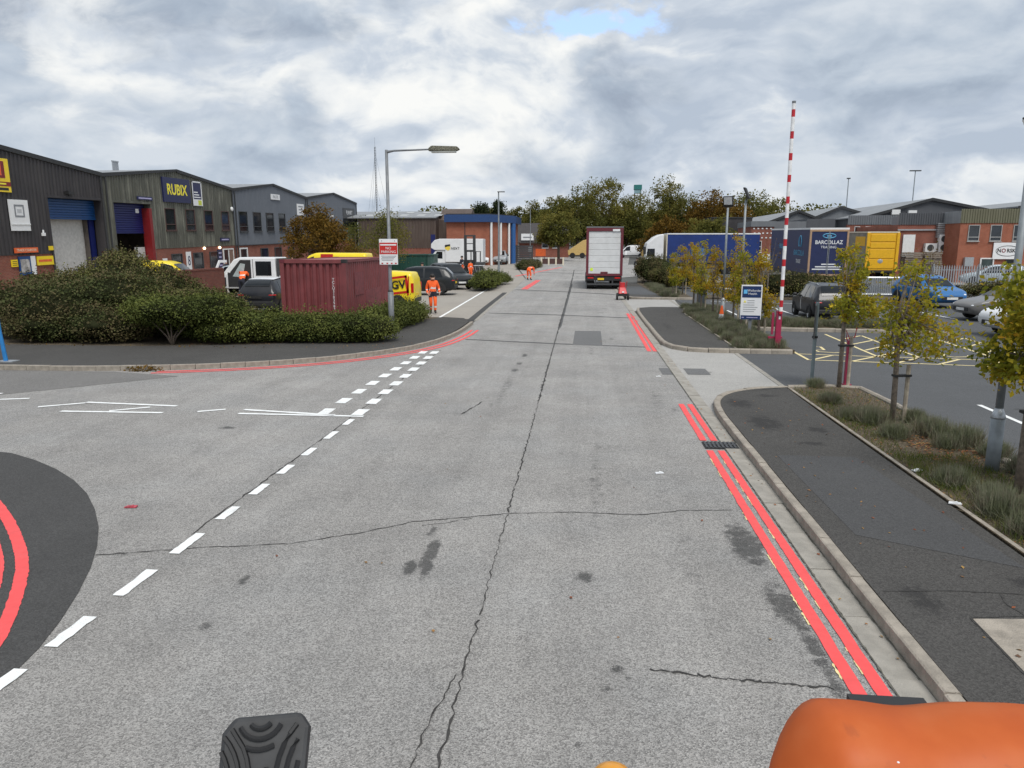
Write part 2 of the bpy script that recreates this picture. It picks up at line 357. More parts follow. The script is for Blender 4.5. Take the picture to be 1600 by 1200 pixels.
ys_ = [-60, 70, 120, 200, 400, 1800]
g = MB()
for a, b in zip(ys_, ys_[1:]): g.poly([(-1500, a, gz(a)-.03), (1500, a, gz(a)-.03), (1500, b, gz(b)-.03), (-1500, b, gz(b)-.03)])
struct(g.build('ground', M_field))
kc = smoothpath([(-5.22, 66), (-4.86, 50), (-4.6, 37.5), (-4.38, 30), (-4.32, 27.2), (-4.4, 24.6), (-4.85, 22.0), (-6.17, 19.9), (-7.7, 18.55), (-9.83, 17.6), (-12.07, 17.12), (-16, 17.05), (-60, 17)], 2)
near_left = smoothpath([(-60, 9.9), (-11, 10.2), (-8.88, 10.16), (-7.62, 9.53), (-6.45, 8.64), (-5.5, 7.57), (-4.85, 6.57), (-4.38, 5.54), (-4.11, 4.67), (-3.95, 3.2), (-3.95, -8)], 1)
road = MB().poly([(2.26, -8, 0), (2.26, 70, 0)] + [(-5.3, 70, 0)] + [(x, y, 0) for x, y in kc] + [(x, y, 0) for x, y in near_left])
road.poly([(-5.3, 70, 0), (2.26, 70, 0), (6, 100, gz(100)), (-9, 100, gz(100))]).poly([(-9, 100, gz(100)), (6, 100, gz(100)), (8, 130, gz(130)), (-22, 130, gz(130))]).poly([(2.26, 70, 0), (5.4, 74, gz(74)), (9, 100, gz(100)), (6, 100, gz(100))])
struct(road.build('road', M_road))
sheet('side_road_tarmac', [(-60, 17.0), (-11.6, 17.05), (-9.6, 16.6), (-11.3, 14.9), (-13.2, 13.2), (-14.5, 12.2), (-18, 10.1), (-60, 9.9)], .004, M_tarside)
sheet('near_corner_tarmac', near_left + [(-60, -8)], .004, M_tar)
sheet('left_yard', [(-5.2, 64), (-4.62, 31.2), (-6.5, 30.6), (-7, 26), (-12, 21.8), (-45, 21.8), (-45, 69.9), (-5.3, 69.9)], -.010, M_lot)
o = MB().poly([(-45, 69.9, -.011), (-5.4, 69.9, -.011), (-9.2, 100, gz(100)-.011), (-23, 130, gz(130)-.011), (-45, 130, gz(130)-.011)]).build('far_yard', M_lot); struct(o)
sheet('car_park', [(4.55, -8), (80, -8), (80, 60), (5.4, 60), (5.4, 38), (4.55, 37), (4.55, 22), (4.42, 16)], -.012, M_cpark)
sheet('lorry_yard', [(5.6, 60.01), (80, 60.01), (80, 69.9), (5.6, 69.9)], -.012, M_lot)
sheet('crossover', [(2.47, 13.0), (4.43, 16.0), (4.55, 21.75), (2.47, 23.4)], -.004, M_cross)
sheet('far_crossover', [(2.47, 35.5), (4.9, 37), (5.3, 43.3), (2.47, 43.6)], -.004, M_cross)
struct(MB().box(4.43, 4.55, 16.0, 21.75, -.1, .006).box(4.95, 5.08, 37.2, 43.2, -.1, .006).build('edging_strip', M_chan))

# left pavement, with the kerb stones that bound it
hedge_line = [(-5.9, 30.8), (-6.35, 29.3), (-6.9, 27.2), (-7.5, 24.8), (-8.2, 23.0), (-9.7, 21.6), (-13.3, 20.9), (-60, 20.9)]
kin = [p for p in kc if p[1] < 29.6]
pl = path_offset(kin, -.02)
slab('left_pavement', [(p[0]-.12, p[1]+.05) for p in kin] + hedge_line[::-1] + [(-4.9, 30.4)], .105, M_pave)
slab('hedge_bed', hedge_line + [(-60, 36), (-21, 36), (-15, 33.0), (-15, 31), (-12.4, 26.5), (-7.8, 25.9), (-7.6, 30.9)], .09, M_soil, .25)
def kerb(name, path, step, wd=.13, top=.125, gap=.01, m=M_conc, base=True):
    """kerb of separate stones laid along a path; the parent is the bedding under them"""
    tot = sum((Vector((*b, 0))-Vector((*a, 0))).length for a, b in zip(path, path[1:])); step = tot/max(1, round(tot/step))*.99999
    P = resample(path, step)
    mb = MB(); ribbon(mb, P, wd*.9, .03 if top > .05 else -.006); par = struct(mb.build(name, M_joint))
    shared = None
    for i, (a, b) in enumerate(zip(P, P[1:])):
        a, b = Vector((*a, 0)), Vector((*b, 0)); L = (b-a).length
        if shared is None or abs(shared[1]-L) > .015:
            k = MB(); e = .03 if top > .05 else .002
            k.prism([(-L/2+gap/2, -wd/2, -.1), (-L/2+gap/2, wd/2, -.1), (-L/2+gap/2, wd/2, top-e*.3), (-L/2+gap/2, wd/2-e*.5, top), (-L/2+gap/2, -wd/2+e, top), (-L/2+gap/2, -wd/2, top-e)], (L-gap, 0, 0))
            o = k.build('kerb_stone' if top > .05 else 'channel_block', m, par); shared = (o.data, L)
        else:
            o = bpy.data.objects.new('kerb_stone' if top > .05 else 'channel_block', shared[0]); col.objects.link(o); o.parent = par
        c = (a+b)/2; o.location = (c.x, c.y, rng.uniform(-.006, .006)); o.rotation_euler = (0, 0, math.atan2((b-a).y, (b-a).x) + rng.uniform(-.005, .005))
    return par
kl = [p for p in kc if p[1] < 29.8 and p[0] > -30]
kerb('left_kerb', kl, .6)
kerb('left_channel', [(-4.40, 30.4), (-4.62, 37.5), (-4.88, 50), (-5.1, 60)], 1.2, .16, .012, m=M_chan)
mb = MB(); ribbon(mb, [(-4.65, 30.4), (-4.86, 37.5), (-5.12, 49)], .3, -.004); struct(mb.build('left_gutter_patch', M_tar))
# right side: channel, kerbs, pavements, planting beds
kerb('right_channel', [(2.365, -3.3), (2.365, 60)], .93, .235, .012, m=M_chan)
rk = smoothpath([(4.42, 16.02), (3.75, 15.85), (3.1, 15.4), (2.70, 14.7), (2.56, 13.7), (2.55, 12.3), (2.55, 8.)], 2)
rk = [p for p in rk if p[1] > 12.3]
kerb('right_kerb', [(2.55, -3.3), (2.55, rk[-1][1])], .915); kerb('right_kerb_radius', rk[::-1], .5)
fk = smoothpath([(2.72, 36.2), (2.56, 34.5), (2.56, 24.6), (2.58, 23.4), (2.80, 22.4), (3.3, 21.95), (4.1, 21.85), (6.1, 21.85)], 2)
kerb('far_right_kerb', fk, .6)
fk2 = smoothpath([(2.56, 60), (2.56, 45.4), (2.62, 44.3), (3.0, 43.7), (4.0, 43.5), (6.4, 43.5)], 2)
kerb('third_right_kerb', fk2, .9)
slab('right_pavement', [(2.6, -8)] + [(p[0]+.06, p[1]-.05) for p in rk[::-1]] + [(4.38, 15.95), (4.34, 13), (4.30, -8)], .11, M_pave)
slab('far_pavement', [(p[0]+.05, p[1]+.05) for p in fk if p[0] < 4.4] + [(4.5, 21.9), (4.5, 33), (4.9, 36.8), (3.4, 36.8)], .11, M_pave)
slab('third_pavement', [(p[0]+.05, p[1]+.04) for p in fk2 if p[0] < 4.6] + [(4.7, 43.55), (4.3, 60), (2.62, 60)], .11, M_pave)
slab('near_planting_bed', [(4.38, -8), (4.42, 15.9), (5.9, 16.35), (6.0, -8)], .085, M_soil)
slab('far_planting_bed', [(4.55, 21.95), (4.55, 33), (5.0, 36.8), (6.2, 36.8), (6.2, 21.95)], .085, M_soil)
slab('third_planting_bed', [(4.75, 43.6), (4.35, 60), (5.3, 72), (7.0, 72), (6.4, 43.6)], .085, M_soil)
slab('car_park_planting_strip', [(6.3, 27.95), (10, 27.65), (12.9, 27.0), (12.9, 29.2), (6.3, 30.2)], .085, M_soil)
slab('car_park_planting_strip', [(17.5, 28.3), (40, 25.5), (40, 28.0), (17.5, 30.3)], .085, M_soil)
slab('back_planting_strip', [(7.2, 44.0), (45, 42.5), (45, 45), (7.2, 46.6)], .085, M_soil)
mb = MB(); ribbon(mb, [(4.37, -8), (4.41, 15.95)], .055, .128); ribbon(mb, [(4.53, 22), (4.53, 33), (4.95, 36.8)], .055, .128); struct(mb.build('pavement_edging', M_conc))
for nm, p in (('bed_kerb', [(4.46, 16.12), (5.95, 16.42), (6.02, 14.4), (6.06, -2)]), ('strip_kerb', [(6.3, 27.85), (10, 27.55), (12.95, 26.9)]), ('strip_kerb', [(17.5, 28.2), (30, 26.6)])):
    kerb(nm, p, .9, .1, .125)
def wob(pts, step, sd, amp):
    r = random.Random(sd); return [(x + r.uniform(-amp, amp), y + r.uniform(-amp, amp)) for x, y in resample(pts, step)]
# slabs let into the near pavement
struct(MB().poly([(3.21, 5.86, .113), (4.26, 5.95, .113), (4.26, 4.4, .113), (3.16, 4.4, .113)]).build('pavement_slab', M_conc))
mb = MB(); ribbon(mb, resample([(2.68, 6.30), (3.2, 6.36), (3.68, 6.36), (4.28, 6.3)], .06), .015, .1135, .006, 3, .6); ribbon(mb, resample([(3.68, 6.36), (3.62, 6.15), (3.66, 5.95), (3.2, 5.88), (3.15, 4.6)], .06), .015, .1138, .006, 4, .6)
struct(mb.build('pavement_crack', M_crack))
mb = MB(); ribbon(mb, wob([(2.243, 2.5), (2.243, 36)], .05, 41, .004), .014, .0135, 0, 42, .8); ribbon(mb, wob([(2.475, 2.5), (2.475, 12.5)], .05, 43, .005), .014, .0137, 0, 44, .9); struct(mb.build('gutter_dirt', mat('gutter_dirt', (.11, .105, .085), .95, var=.4, scale=12)))
struct(MB().poly([(2.85, 10.6, .113), (3.95, 10.6, .113), (4.2, 6.9, .113), (2.9, 7.6, .113)]).build('pavement_patch', surf('newer_pavement_asphalt', (.070, .070, .071), (.076, .076, .077), .32, gscale=80, blotch=.1)))

# cracks, joints, patches in the carriageway
mb = MB()
for y0, y1, s in ((3.0, 5.7, .014), (5.75, 8.2, .010), (8.2, 13.4, .017), (13.4, 14.5, .008), (14.5, 19.3, .040), (19.3, 26, .032), (26, 48, .06), (48, 86, .09)):
    ribbon(mb, [(-.83 - (y-10)*.0018, y) for y in np.arange(y0, y1, .07 if y0 < 20 else .3)], s, .005, .016, int(y0*7), .75)
ribbon(mb, wob([(-4.87, 6.6), (-3.99, 6.86), (-3.04, 7.06), (-2.39, 7.42), (-1.84, 7.82), (-1.56, 7.91), (-.85, 8.16), (-.1, 8.29), (.72, 8.27), (1.2, 8.45), (1.86, 8.55)], .07, 3, .012), .012, .0055, 0, 5, .6)
ribbon(mb, wob([(-1.75, 7.7), (-1.5, 7.8), (-1.2, 8.0)], .05, 5, .01), .01, .006, 0, 6, .6)
ribbon(mb, wob([(-1.0, 3.0), (-.97, 4.2), (-.86, 4.9)], .06, 8, .012), .011, .0065, 0, 9, .6)
ribbon(mb, wob([(-4.2, 21.6), (-4.17, 11.5), (-4.2, 7.2)], .12, 10, .015), .02, .0045, 0, 11, .8)
ribbon(mb, wob([(.55, 5.05), (1.16, 4.98), (1.86, 4.93)], .03, 12, .018), .018, .0055, 0, 13, .8)
ribbon(mb, wob([(-2.2, 13.2), (-1.95, 14.4)], .1, 14, .02), .03, .0055, 0, 15, .8)
struct(mb.build('road_crack', M_crack))
mb = MB()
for pts, wd in (([(-3.85, 24.2), (-.9, 23.4), (2.2, 22.8)], .2), ([(-4.3, 33.9), (-1, 33.2), (2.24, 32.1)], .3), ([(-4.7, 52.2), (-1, 50), (2.24, 47.4)], .5), ([(-5., 81), (.3, 78.2)], .5), ([(-.83, 28), (-.83, 60)], .1)):
    ribbon(mb, wob(pts, .25, 21, .012), wd, .003, 0, 22, .15)
struct(mb.build('tarred_road_joint', M_joint))
struct(MB().poly([(-.27, 23.2, .0035), (.66, 23.0, .0035), (.70, 27.05, .0035), (-.24, 27.05, .0035)]).build('road_patch', M_patchm))
struct(MB().poly([(2.6, 18.9, .002), (3.15, 18.9, .002), (3.15, 18.0, .002), (2.6, 18.0, .002)]).poly([(1.98, 18.9, .0035), (2.23, 18.9, .0035), (2.23, 17.9, .0035), (1.98, 17.9, .0035)]).poly([(2.65, 14.0, .002), (2.95, 14.9, .002), (2.85, 15.0, .002), (2.6, 14.6, .002)]).build('small_road_patch', M_patchm))
struct(MB().poly([(2.62, 46, .114), (4.6, 46, .114), (4.2, 55, .114), (2.62, 55, .114)]).build('pavement_patch', M_cpark))

# painted markings
ISO = smoothpath([(-9, 8.75), (-7.9, 8.55), (-7.19, 8.12), (-6.28, 7.30), (-5.51, 6.50), (-5.11, 5.96), (-4.68, 5.28), (-4.44, 4.81), (-4.25, 4.0), (-4.2, -2)], 2)
ISL = (path_offset(ISO, -.06), path_offset(ISO, -.265))
mb = MB()
def rag(pts, wd, sd, step=.09, wj=.05): ribbon(mb, resample(pts, step), wd, .008, .003, sd, wj)
for x0 in (1.985, 2.155):
    rag([(x0, 2.5), (x0, 11.15)], .105, 31); rag([(x0, 11.72), (x0, 14.55)], .105, 32); rag([(x0+.03, 21.9), (x0+.10, 34.3)], .12, 33)
    rag([(-4.05+.24*(x0 > 2), 66.5), (-4.25+.24*(x0 > 2), 52.6)], .2, 39)
lc = [p for p in kc if p[1] < 27 and p[0] > -10.8]
for d in (.30, .52): rag(path_offset(lc, d), .10, 34)
il = [p for p in near_left if p[1] < 9.9]
for d in (-.83, -1.25): pass
rag([(-2.6, 92), (-6.5, 74), (-6.6, 73)], .3, 36, .5)
mb.v = [(x, y, .008 + gz(y)) for x, y, z in mb.v]
mb2 = MB()
for l in (ISL): ribbon(mb2, resample(l, .04), .115, .0085, .004, 35, .05)
mb.v += []; mb.add(mb2.v, mb2.f)
struct(mb.build('red_line_marking', M_rmark))
mb = MB(); r9 = random.Random(5)
for x0 in (1.925, 2.10):
    y = 3.0
    while y < 11:
        L_ = r9.uniform(.03, .35)
        if r9.random() < .6: ribbon(mb, resample([(x0, y), (x0, y+L_)], .03), .016, .0065, .004, int(y*50), .7)
        y += L_ + r9.uniform(.02, .3)
struct(mb.build('old_yellow_line', M_ymark))
mb = MB(); 
for (ya, yb) in ((3.2, 3.75), (4.25, 4.62), (4.92, 5.46), (5.78, 6.34), (6.70, 7.28), (7.66, 8.12), (8.52, 8.96), (9.38, 9.86), (10.28, 10.75), (11.25, 11.78), (12.2, 12.62)):
    rag([(-4.10, ya), (-4.10, yb)], .115, int(ya*9), .06, .10)
for i in range(9):
    a = 12.95 + i*.98; rag([(-4.12-.02*i, a), (-4.12-.02*i, a+.52)], .22, i, .1, .05); rag([(-4.78+.02*i, a), (-4.78+.02*i, a+.52)], .22, i+50, .1, .05)
mb.v = [(x, y, .009) for x, y, z in mb.v]
for a, b in (((-9.85, 13.55), (-7.81, 13.38)), ((-9.80, 12.74), (-7.72, 12.80)), ((-6.4, 13.2), (-4.45, 12.90)), ((-6.36, 12.87), (-3.95, 12.86)), ((-10.5, 13.05), (-9.8, 13.5)), ((-8.9, 12.85), (-8.3, 13.25)), ((-7.2, 12.95), (-6.75, 13.2)), ((-12.6, 13.4), (-11.2, 13.8)), ((-14, 14.3), (-12.2, 14.2))):
    ribbon(mb, resample([a, b], .1), .1, .0095, .003, 5, .08)
ribbon(mb, [(-6.15, 30.6), (-6.75, 52.4)], .13, -.002); ribbon(mb, [(-6.8, 60), (-6.8, 66)], .16, -.002)
struct(mb.build('white_line_marking', M_wmark))
mb = MB(); cp = lambda pts, wd=.1: ribbon(mb, pts, wd, -.006)
for a, b in (((7.86, 15.05), (7.76, 11.5)), ((5.95, 31.6), (6.2, 27)), ((7.0, 36.5), (7.0, 33)), ((9.6, 38.5), (9.6, 33.6)), ((13.0, 38.5), (13.0, 33.6)), ((15.9, 37.5), (15.9, 33)), ((19, 36.5), (19, 31)), ((7.2, 42.5), (12, 41)), ((22, 36), (22, 31)), ((25, 36), (25, 31)), ((13.2, 20.9), (11.9, 16.5))): cp([a, b])
struct(mb.build('parking_bay_marking', M_wmark))
mb = MB()
for l in ([(6.24, 20.72), (7.39, 20.55), (9.46, 20.25), (11.0, 19.95), (13.3, 19.6)], [(6.33, 24.9), (6.24, 20.7)], [(6.29, 21.88), (8.34, 21.52), (9.45, 21.43), (11.3, 21.1), (13.3, 20.75)], [(8.6, 26.9), (8.37, 21.55)], [(9.72, 26.6), (9.47, 21.45)], [(11.9, 26.3), (11.5, 21.1)], [(12.93, 26.2), (12.6, 20.9)],
          [(8.65, 25.45), (9.72, 26.6)], [(8.62, 24.22), (9.65, 25.33)], [(8.5, 22.84), (9.57, 24.02)], [(7.31, 20.55), (8.37, 21.6), (9.52, 22.76)], [(8.45, 20.42), (9.47, 21.45)], [(9.46, 20.27), (10.45, 21.24)], [(10.45, 20.0), (11.5, 21.05)], [(6.3, 20.7), (7.2, 21.7)], [(11.8, 24.95), (12.93, 26.18)], [(11.72, 23.67), (12.84, 24.92)], [(11.6, 22.38), (12.7, 23.6)],
          [(7.2, 23.5), (7.4, 23.5), (7.3, 22.8), (7.0, 22.75), (7.02, 22.4), (7.43, 22.22), (7.9, 22.4)], [(10.2, 22.5), (10.5, 22.7), (10.45, 22.2), (10.3, 21.9), (10.5, 21.65), (10.92, 21.75), (11.05, 22.0)]): cp(l, .085)
struct(mb.build('hatched_bay_marking', M_ymark))
# gully grating, let into the channel
t = thing('gully_grating', 'black iron gully grating in the channel, between the red lines and the kerb', 'drain grating', (2.24, 11.43, .012))
MB().box(-.30, .22, -.19, .19, -.02, .004).build('frame', M_black, t)
m_ = MB()
for i in range(8): m_.box(-.285+i*.062, -.253+i*.062, -.17, .17, .004, .018)
m_.box(-.29, .21, -.015, .015, .004, .02); m_.build('bars', M_dark, t)
# ------------------------------------------------------------------ buildings
def clad(parent, s0, s1, hb, top, opens, m, pitch=.3, depth=.045, name='cladding', x=0.):
    """profiled sheet wall in the plane x, ribs upright, with real openings"""
    mb = MB(); n = int(round((s1-s0)/pitch)); p = (s1-s0)/n
    for i in range(n):
        a = s0 + i*p; mid = a + p/2
        cuts = sorted((o[2], o[3]) for o in opens if o[0] <= mid <= o[1])
        spans, h = [], hb
        for c0, c1 in cuts:
            if c0 > h: spans.append((h, c0, False))
            h = max(h, c1)
        spans.append((h, None, True))
        prof = [(a, x), (a+.40*p, x), (a+.52*p, x+depth), (a+.88*p, x+depth), (a+p, x)]
        for (u0, d0), (u1, d1) in zip(prof, prof[1:]):
            for b0, b1, last in spans:
                t0, t1 = (top(u0), top(u1)) if last else (b1, b1)
                mb.poly([(d0, u0, b0), (d1, u1, b0), (d1, u1, t1), (d0, u0, t0)])
    return mb.build(name, m, parent)
def window(parent, s0, s1, h0, h1, fm, x=.05, split=.22, gm=None, wd=.055, name='window'):
    mb = MB()
    for a in ((s0, s0+wd, h0, h1), (s1-wd, s1, h0, h1), (s0+wd, s1-wd, h0, h0+wd), (s0+wd, s1-wd, h1-wd, h1)): mb.box(x-.06, x+.03, *a)
    if split: hs = h0+(h1-h0)*split; mb.box(x-.05, x+.025, s0+wd, s1-wd, hs-.03, hs+.03)
    f = mb.build(name, fm, parent)
    MB().box(x-.05, x-.03, s0+wd*.9, s1-wd*.9, h0+wd*.9, h1-wd*.9).build('pane', gm or M_glass, f)
    MB().box(x-.02, x+.09, s0-.05, s1+.05, h0-.06, h0-.003).build('sill', fm, f)
    return f
def panel(parent, s0, s1, h0, h1, m, name='sign_board', x0=.05, th=.06, bev=0.):
    return MB().box(x0, x0+th, s0, s1, h0, h1).build(name, m, parent, bevel=bev)
def shutter(parent, s0, s1, h0, h1, m, x=-.5, pitch=.16, name='roller_shutter'):
    mb = MB(); h = h0
    while h < h1-.01:
        t = min(h+pitch, h1); mb.prism([(x, s0, h+.003), (x, s0, t-.003), (x+.03, s0, t-.02), (x+.03, s0, h+.02)], (0, s1-s0, 0)); h = t
    mb.box(x-.02, x+.06, s0, s1, h0-.1, h0-.004)
    return mb.build(name, m, parent)
def fakeline(parent, s0, s1, h, th, m, x, name='small_print'):
    return MB().box(x, x+.004, s0, s1, h-th/2, h+th/2).build(name, m, parent)
def tilt(y): return (R(0), .02)

C_dhl = cladmat('charcoal_cladding', (.040, .037, .040), (.062, .057, .058), .7)
C_rub = cladmat('weathered_olive_cladding', (.082, .083, .068), (.20, .20, .165), .75)
C_thr = cladmat('blue_grey_cladding', (.125, .14, .165), (.15, .165, .19), .5)
C_bro = cladmat('brown_cladding', (.085, .062, .052), (.12, .095, .08), .6)
C_gry = cladmat('grey_parapet_cladding', (.155, .165, .178), (.19, .2, .215), .6); C_dgr = cladmat('dark_grey_cladding', (.085, .09, .10), (.11, .115, .125), .6)
C_oli = cladmat('olive_parapet_cladding', (.15, .145, .095), (.19, .185, .13), .6)
B_red = brickmat('red_brick', (.27, .085, .055), (.22, .07, .05), (.25, .2, .17))
B_org = brickmat('orange_brick', (.36, .115, .065), (.31, .095, .055), (.3, .22, .17))
B_wall = brickmat('boundary_brick', (.19, .062, .046), (.15, .05, .04), (.14, .11, .09))
M_roofg = cladmat('roof_sheet_grey', (.22, .23, .24), (.30, .31, .32), .6); M_trim = mat('dark_eaves_trim', (.045, .047, .05), .6, spec=.2)
M_roofl = mat('rooflight_sheet', (.42, .43, .43), .5)
M_blue = mat('blue_shutter', (.006, .055, .19), .4, var=.06); M_dblue = mat('deep_blue_shutter', (.008, .015, .11), .4, var=.06); M_navy2 = mat('navy_sign', (.012, .016, .07), .4, var=.04)
M_redp = mat('red_paint', (.20, .012, .014), .45); M_inter = mat('pale_interior_panel', (.50, .49, .47), .7); M_intd = mat('dim_interior', (.10, .085, .075), .9, var=.3, scale=2)
M_yel = paint('vivid_yellow_sign', (.85, .62, .02), .4); M_signw = mat('white_sign', (.76, .77, .78), .4, var=.03); M_yletter = mat('yellow_letter', (.82, .72, .05), .5)
M_osign = mat('orange_sign', (.72, .13, .03), .45); M_bframe = mat('brown_window_frame', (.075, .036, .03), .5); M_gframe = mat('grey_window_frame', (.045, .05, .055), .5)
M_lframe = mat('pale_grey_window_frame', (.36, .36, .35), .5); M_wframe = mat('white_window_frame', (.7, .71, .71), .4); M_lilac = mat('lilac_letter', (.42, .40, .62), .5); M_gtxt = mat('grey_letter', (.22, .23, .25), .5); M_blk = mat('black_letter', (.015, .015, .015), .5)

def unit(name, label, y0, y1, m, opens, apexh=7.66, eave=6.72, clip0=None):
    t = thing(name, label, 'building', (-32, y0, .02*y0), 0, .02)
    L = y1-y0; mid = L/2
    top = lambda s: eave + (apexh-eave)*(1-abs(s-mid)/mid)
    clad(t, 0, L, 1.75, top, opens, m)
    # brick base, back and side walls, roof
    mb = MB(); cur = 0.
    for o in sorted(o for o in opens if o[2] < 1.74):
        mb.box(-.32, -.02, cur, o[0], -3, 1.74); cur = o[1]
    mb.box(-.32, -.02, cur, L, -3, 1.74); mb.build('brick_base', B_red, t)
    MB().box(-.02, .07, 0, L, 1.68, 1.75).build('drip_flashing', M_trim, t) if not any(o[2] < 1.7 for o in opens) else None
    mb = MB()
    for s in (0.02, L-.12): mb.poly([(-.04, s, -3), (-45, s, -3), (-45, s, top(s)), (-.04, s, top(s))])
    mb.poly([(-45, 0, -3), (-45, L, -3), (-45, L, eave), (-45, mid, apexh), (-45, 0, eave)]); mb.build('side_wall', m, t)
    mb = MB(); e = .06
    mb.prism([(.02, 0, eave+.02), (.02, mid, apexh+.02), (.02, mid, apexh+.12), (.02, 0, eave+.12)], (-45, 0, 0)); mb.prism([(.02, L, eave+.02), (.02, mid, apexh+.02), (.02, mid, apexh+.12), (.02, L, eave+.12)], (-45, 0, 0)); mb.build('roof', M_roofg, t)
    for s_ in (.25, L-.25): MB().cyl((.1, s_, -2.5), (.1, s_, eave-.1), .05, n=8).build('downpipe', M_trim, t)
    mb = MB()
    mb.prism([(.03, 0, eave-.1), (.03, mid, apexh-.02), (.03, mid, apexh+.15), (.03, 0, eave+.15)], (.09, 0, 0)); mb.prism([(.03, L, eave-.1), (.03, mid, apexh-.1), (.03, mid, apexh+.15), (.03, L, eave+.15)], (.09, 0, 0)); mb.build('verge_trim', M_trim, t)
    return t
def bay(t, s0, s1, h1, hblue, m, jamb, inner, flr=-1.2):
    """vehicle doorway: reveal, half-raised shutter, room behind"""
    MB().box(-.55, .06, s0-.12, s0, flr, h1).box(-.55, .06, s1, s1+.12, flr, h1).box(-.55, .06, s0-.12, s1+.12, h1+.003, h1+.15).build('door_surround', jamb, t)
    shutter(t, s0, s1, hblue, h1, m)
    mb = MB(); mb.poly([(-7, s0-2, flr-1), (-7, s1+2, flr-1), (-7, s1+2, h1), (-7, s0-2, h1)]); mb.build('inner_wall', inner, t)
    mb = MB(); mb.poly([(-.6, s0-2, flr-1), (-7, s0-2, flr-1), (-7, s0-2, h1), (-.6, s0-2, h1)]).poly([(-.6, s1+2, flr-1), (-7, s1+2, flr-1), (-7, s1+2, h1), (-.6, s1+2, h1)]).poly([(-.6, s0-2, h1), (-7, s0-2, h1), (-7, s1+2, h1), (-.6, s1+2, h1)]).poly([(-.3, s0-2, flr), (-7, s0-2, flr), (-7, s1+2, flr), (-.3, s1+2, flr)]); mb.build('inner_room', M_intd, t)

# unit with yellow sign (29.2 - 48)
y0 = 29.2
t = unit('industrial_unit', 'charcoal clad industrial unit with yellow sign and half-raised bright blue shutter', y0, 48, C_dhl, [(13.4, 18.4, -2, 5.05)])
bay(t, 13.4, 18.4, 5.05, 3.9, M_blue, C_dhl, M_inter)
MB().box(-.85, -.62, 17.9, 18.38, -1.2, 4.9).build('door_guide', M_dblue, t); MB().box(-1.0, -.95, 13.4, 18.4, -1.2, 4.9).build('pale_partition', M_inter, t)
b = panel(t, 7.6, 10.55, 5.2, 7.0, M_yel); MB().box(.115, .125, 7.9, 10.2, 5.95, 6.85).build('red_frame', M_redp, b); MB().box(.128, .134, 8.15, 9.95, 6.08, 6.72).build('frame_field', M_osign, b)
MB().box(.115, .125, 7.6, 10.55, 5.52, 5.75).build('red_strip', M_redp, b); fakeline(b, 8.8, 10.35, 5.36, .14, M_blk, .115); fakeline(b, 8.8, 10.2, 5.64, .09, M_yletter, .128)
panel(t, 10.2, 11.65, 3.1, 4.82, M_signw, 'blanked_window'); MB().box(.11, .14, 10.2, 11.65, 3.42, 3.5).build('transom', M_wframe, t)
o = MB().box(.115, .12, 10.55, 11.3, 3.85, 3.95).box(.115, .12, 10.55, 11.3, 4.45, 4.55).box(.115, .12, 10.55, 10.65, 3.95, 4.45).box(.115, .12, 11.2, 11.3, 3.95, 4.45).build('grey_square_logo', M_gtxt, t)
MB().box(.115, .12, 10.75, 11.1, 4.1, 4.3).build('logo_lines', mat('pale_grey_print', (.5, .51, .53), .5), t)
b = panel(t, 10.2, 12.0, 1.86, 2.15, M_osign, 'orange_sign_board'); text('TRADE COUNTER', .2, b, (.115, 11.1, 2.0), RE, M_cream, sx=.95)
panel(t, 12.95, 13.3, 1.95, 2.2, M_yel, 'small_sign'); panel(t, 9.9, 10.35, 1.1, 1.5, M_yel, 'small_sign', .0)
for k in range(3): fakeline(t, 9.95, 10.3, 1.2+k*.1, .03, M_blk, .062)
b = panel(t, 10.45, 11.35, .6, 1.66, M_blue, 'poster', .0); MB().box(.062, .066, 10.55, 11.25, .75, 1.5).build('poster_picture', mat('poster_print', (.35, .34, .33), .5, var=.5, scale=4), b); panel(t, 11.38, 11.75, .6, 1.66, M_signw, 'poster', .0)
panel(t, 11.9, 13.25, 1.1, 1.62, M_yel, 'yellow_banner', .0); fakeline(t, 12.0, 13.1, 1.36, .14, M_osign, .062)
MB().box(.06, .2, 12.5, 12.68, 2.8, 2.98).cyl((.12, 12.6, 2.98), (.12, 12.6, 3.15), .05).build('wall_camera', M_signw, t)
MB().box(.05, .3, 15.0, 15.5, 5.3, 5.5).build('wall_lamp', M_black, t)

# RUBIX unit
y0 = 48
t = unit('industrial_unit', 'weathered olive clad unit with navy RUBIX sign and royal blue shutter', y0, 66.7, C_rub, [(.9, 5.35, -2, 5.0)] + [(7.15+k*3.0, 8.6+k*3.0, 3.1, 4.78) for k in range(4)])
bay(t, .9, 5.35, 5.0, 3.0, M_dblue, C_rub, M_intd)
MB().box(-.5, .1, 5.0, 5.35, -1.5, 4.7).build('red_door_guard', M_redp, t); MB().box(-.52, -.46, 3.7, 4.9, -1.5, 1.9).build('grey_inner_door', M_inter, t)
MB().box(-.465, -.455, 4.2, 4.6, 4.35, 4.65).build('notice', M_signw, t)
for k in range(4): window(t, 7.15+k*3.0, 8.6+k*3.0, 3.1, 4.78, M_bframe, split=.28, gm=glassmat('tinted_pane_%d' % (k % 2), (.016+.02*(k % 2), .02+.022*(k % 2), .028+.026*(k % 2))))
b = panel(t, 7.05, 11.0, 5.25, 7.1, M_navy2, th=.12); text('RUBIX', 1.12, b, (.175, 9.02, 6.18), RE, M_yletter, sx=.92, bold=.025)
b = panel(t, 11.5, 12.9, 5.1, 7.0, M_navy2); MB().box(.11, .13, 11.45, 11.55, 5.1, 7.05).box(.11, .13, 12.85, 12.95, 5.1, 7.05).box(.11, .13, 11.45, 12.95, 6.95, 7.05).build('sign_edge', M_signw, b)
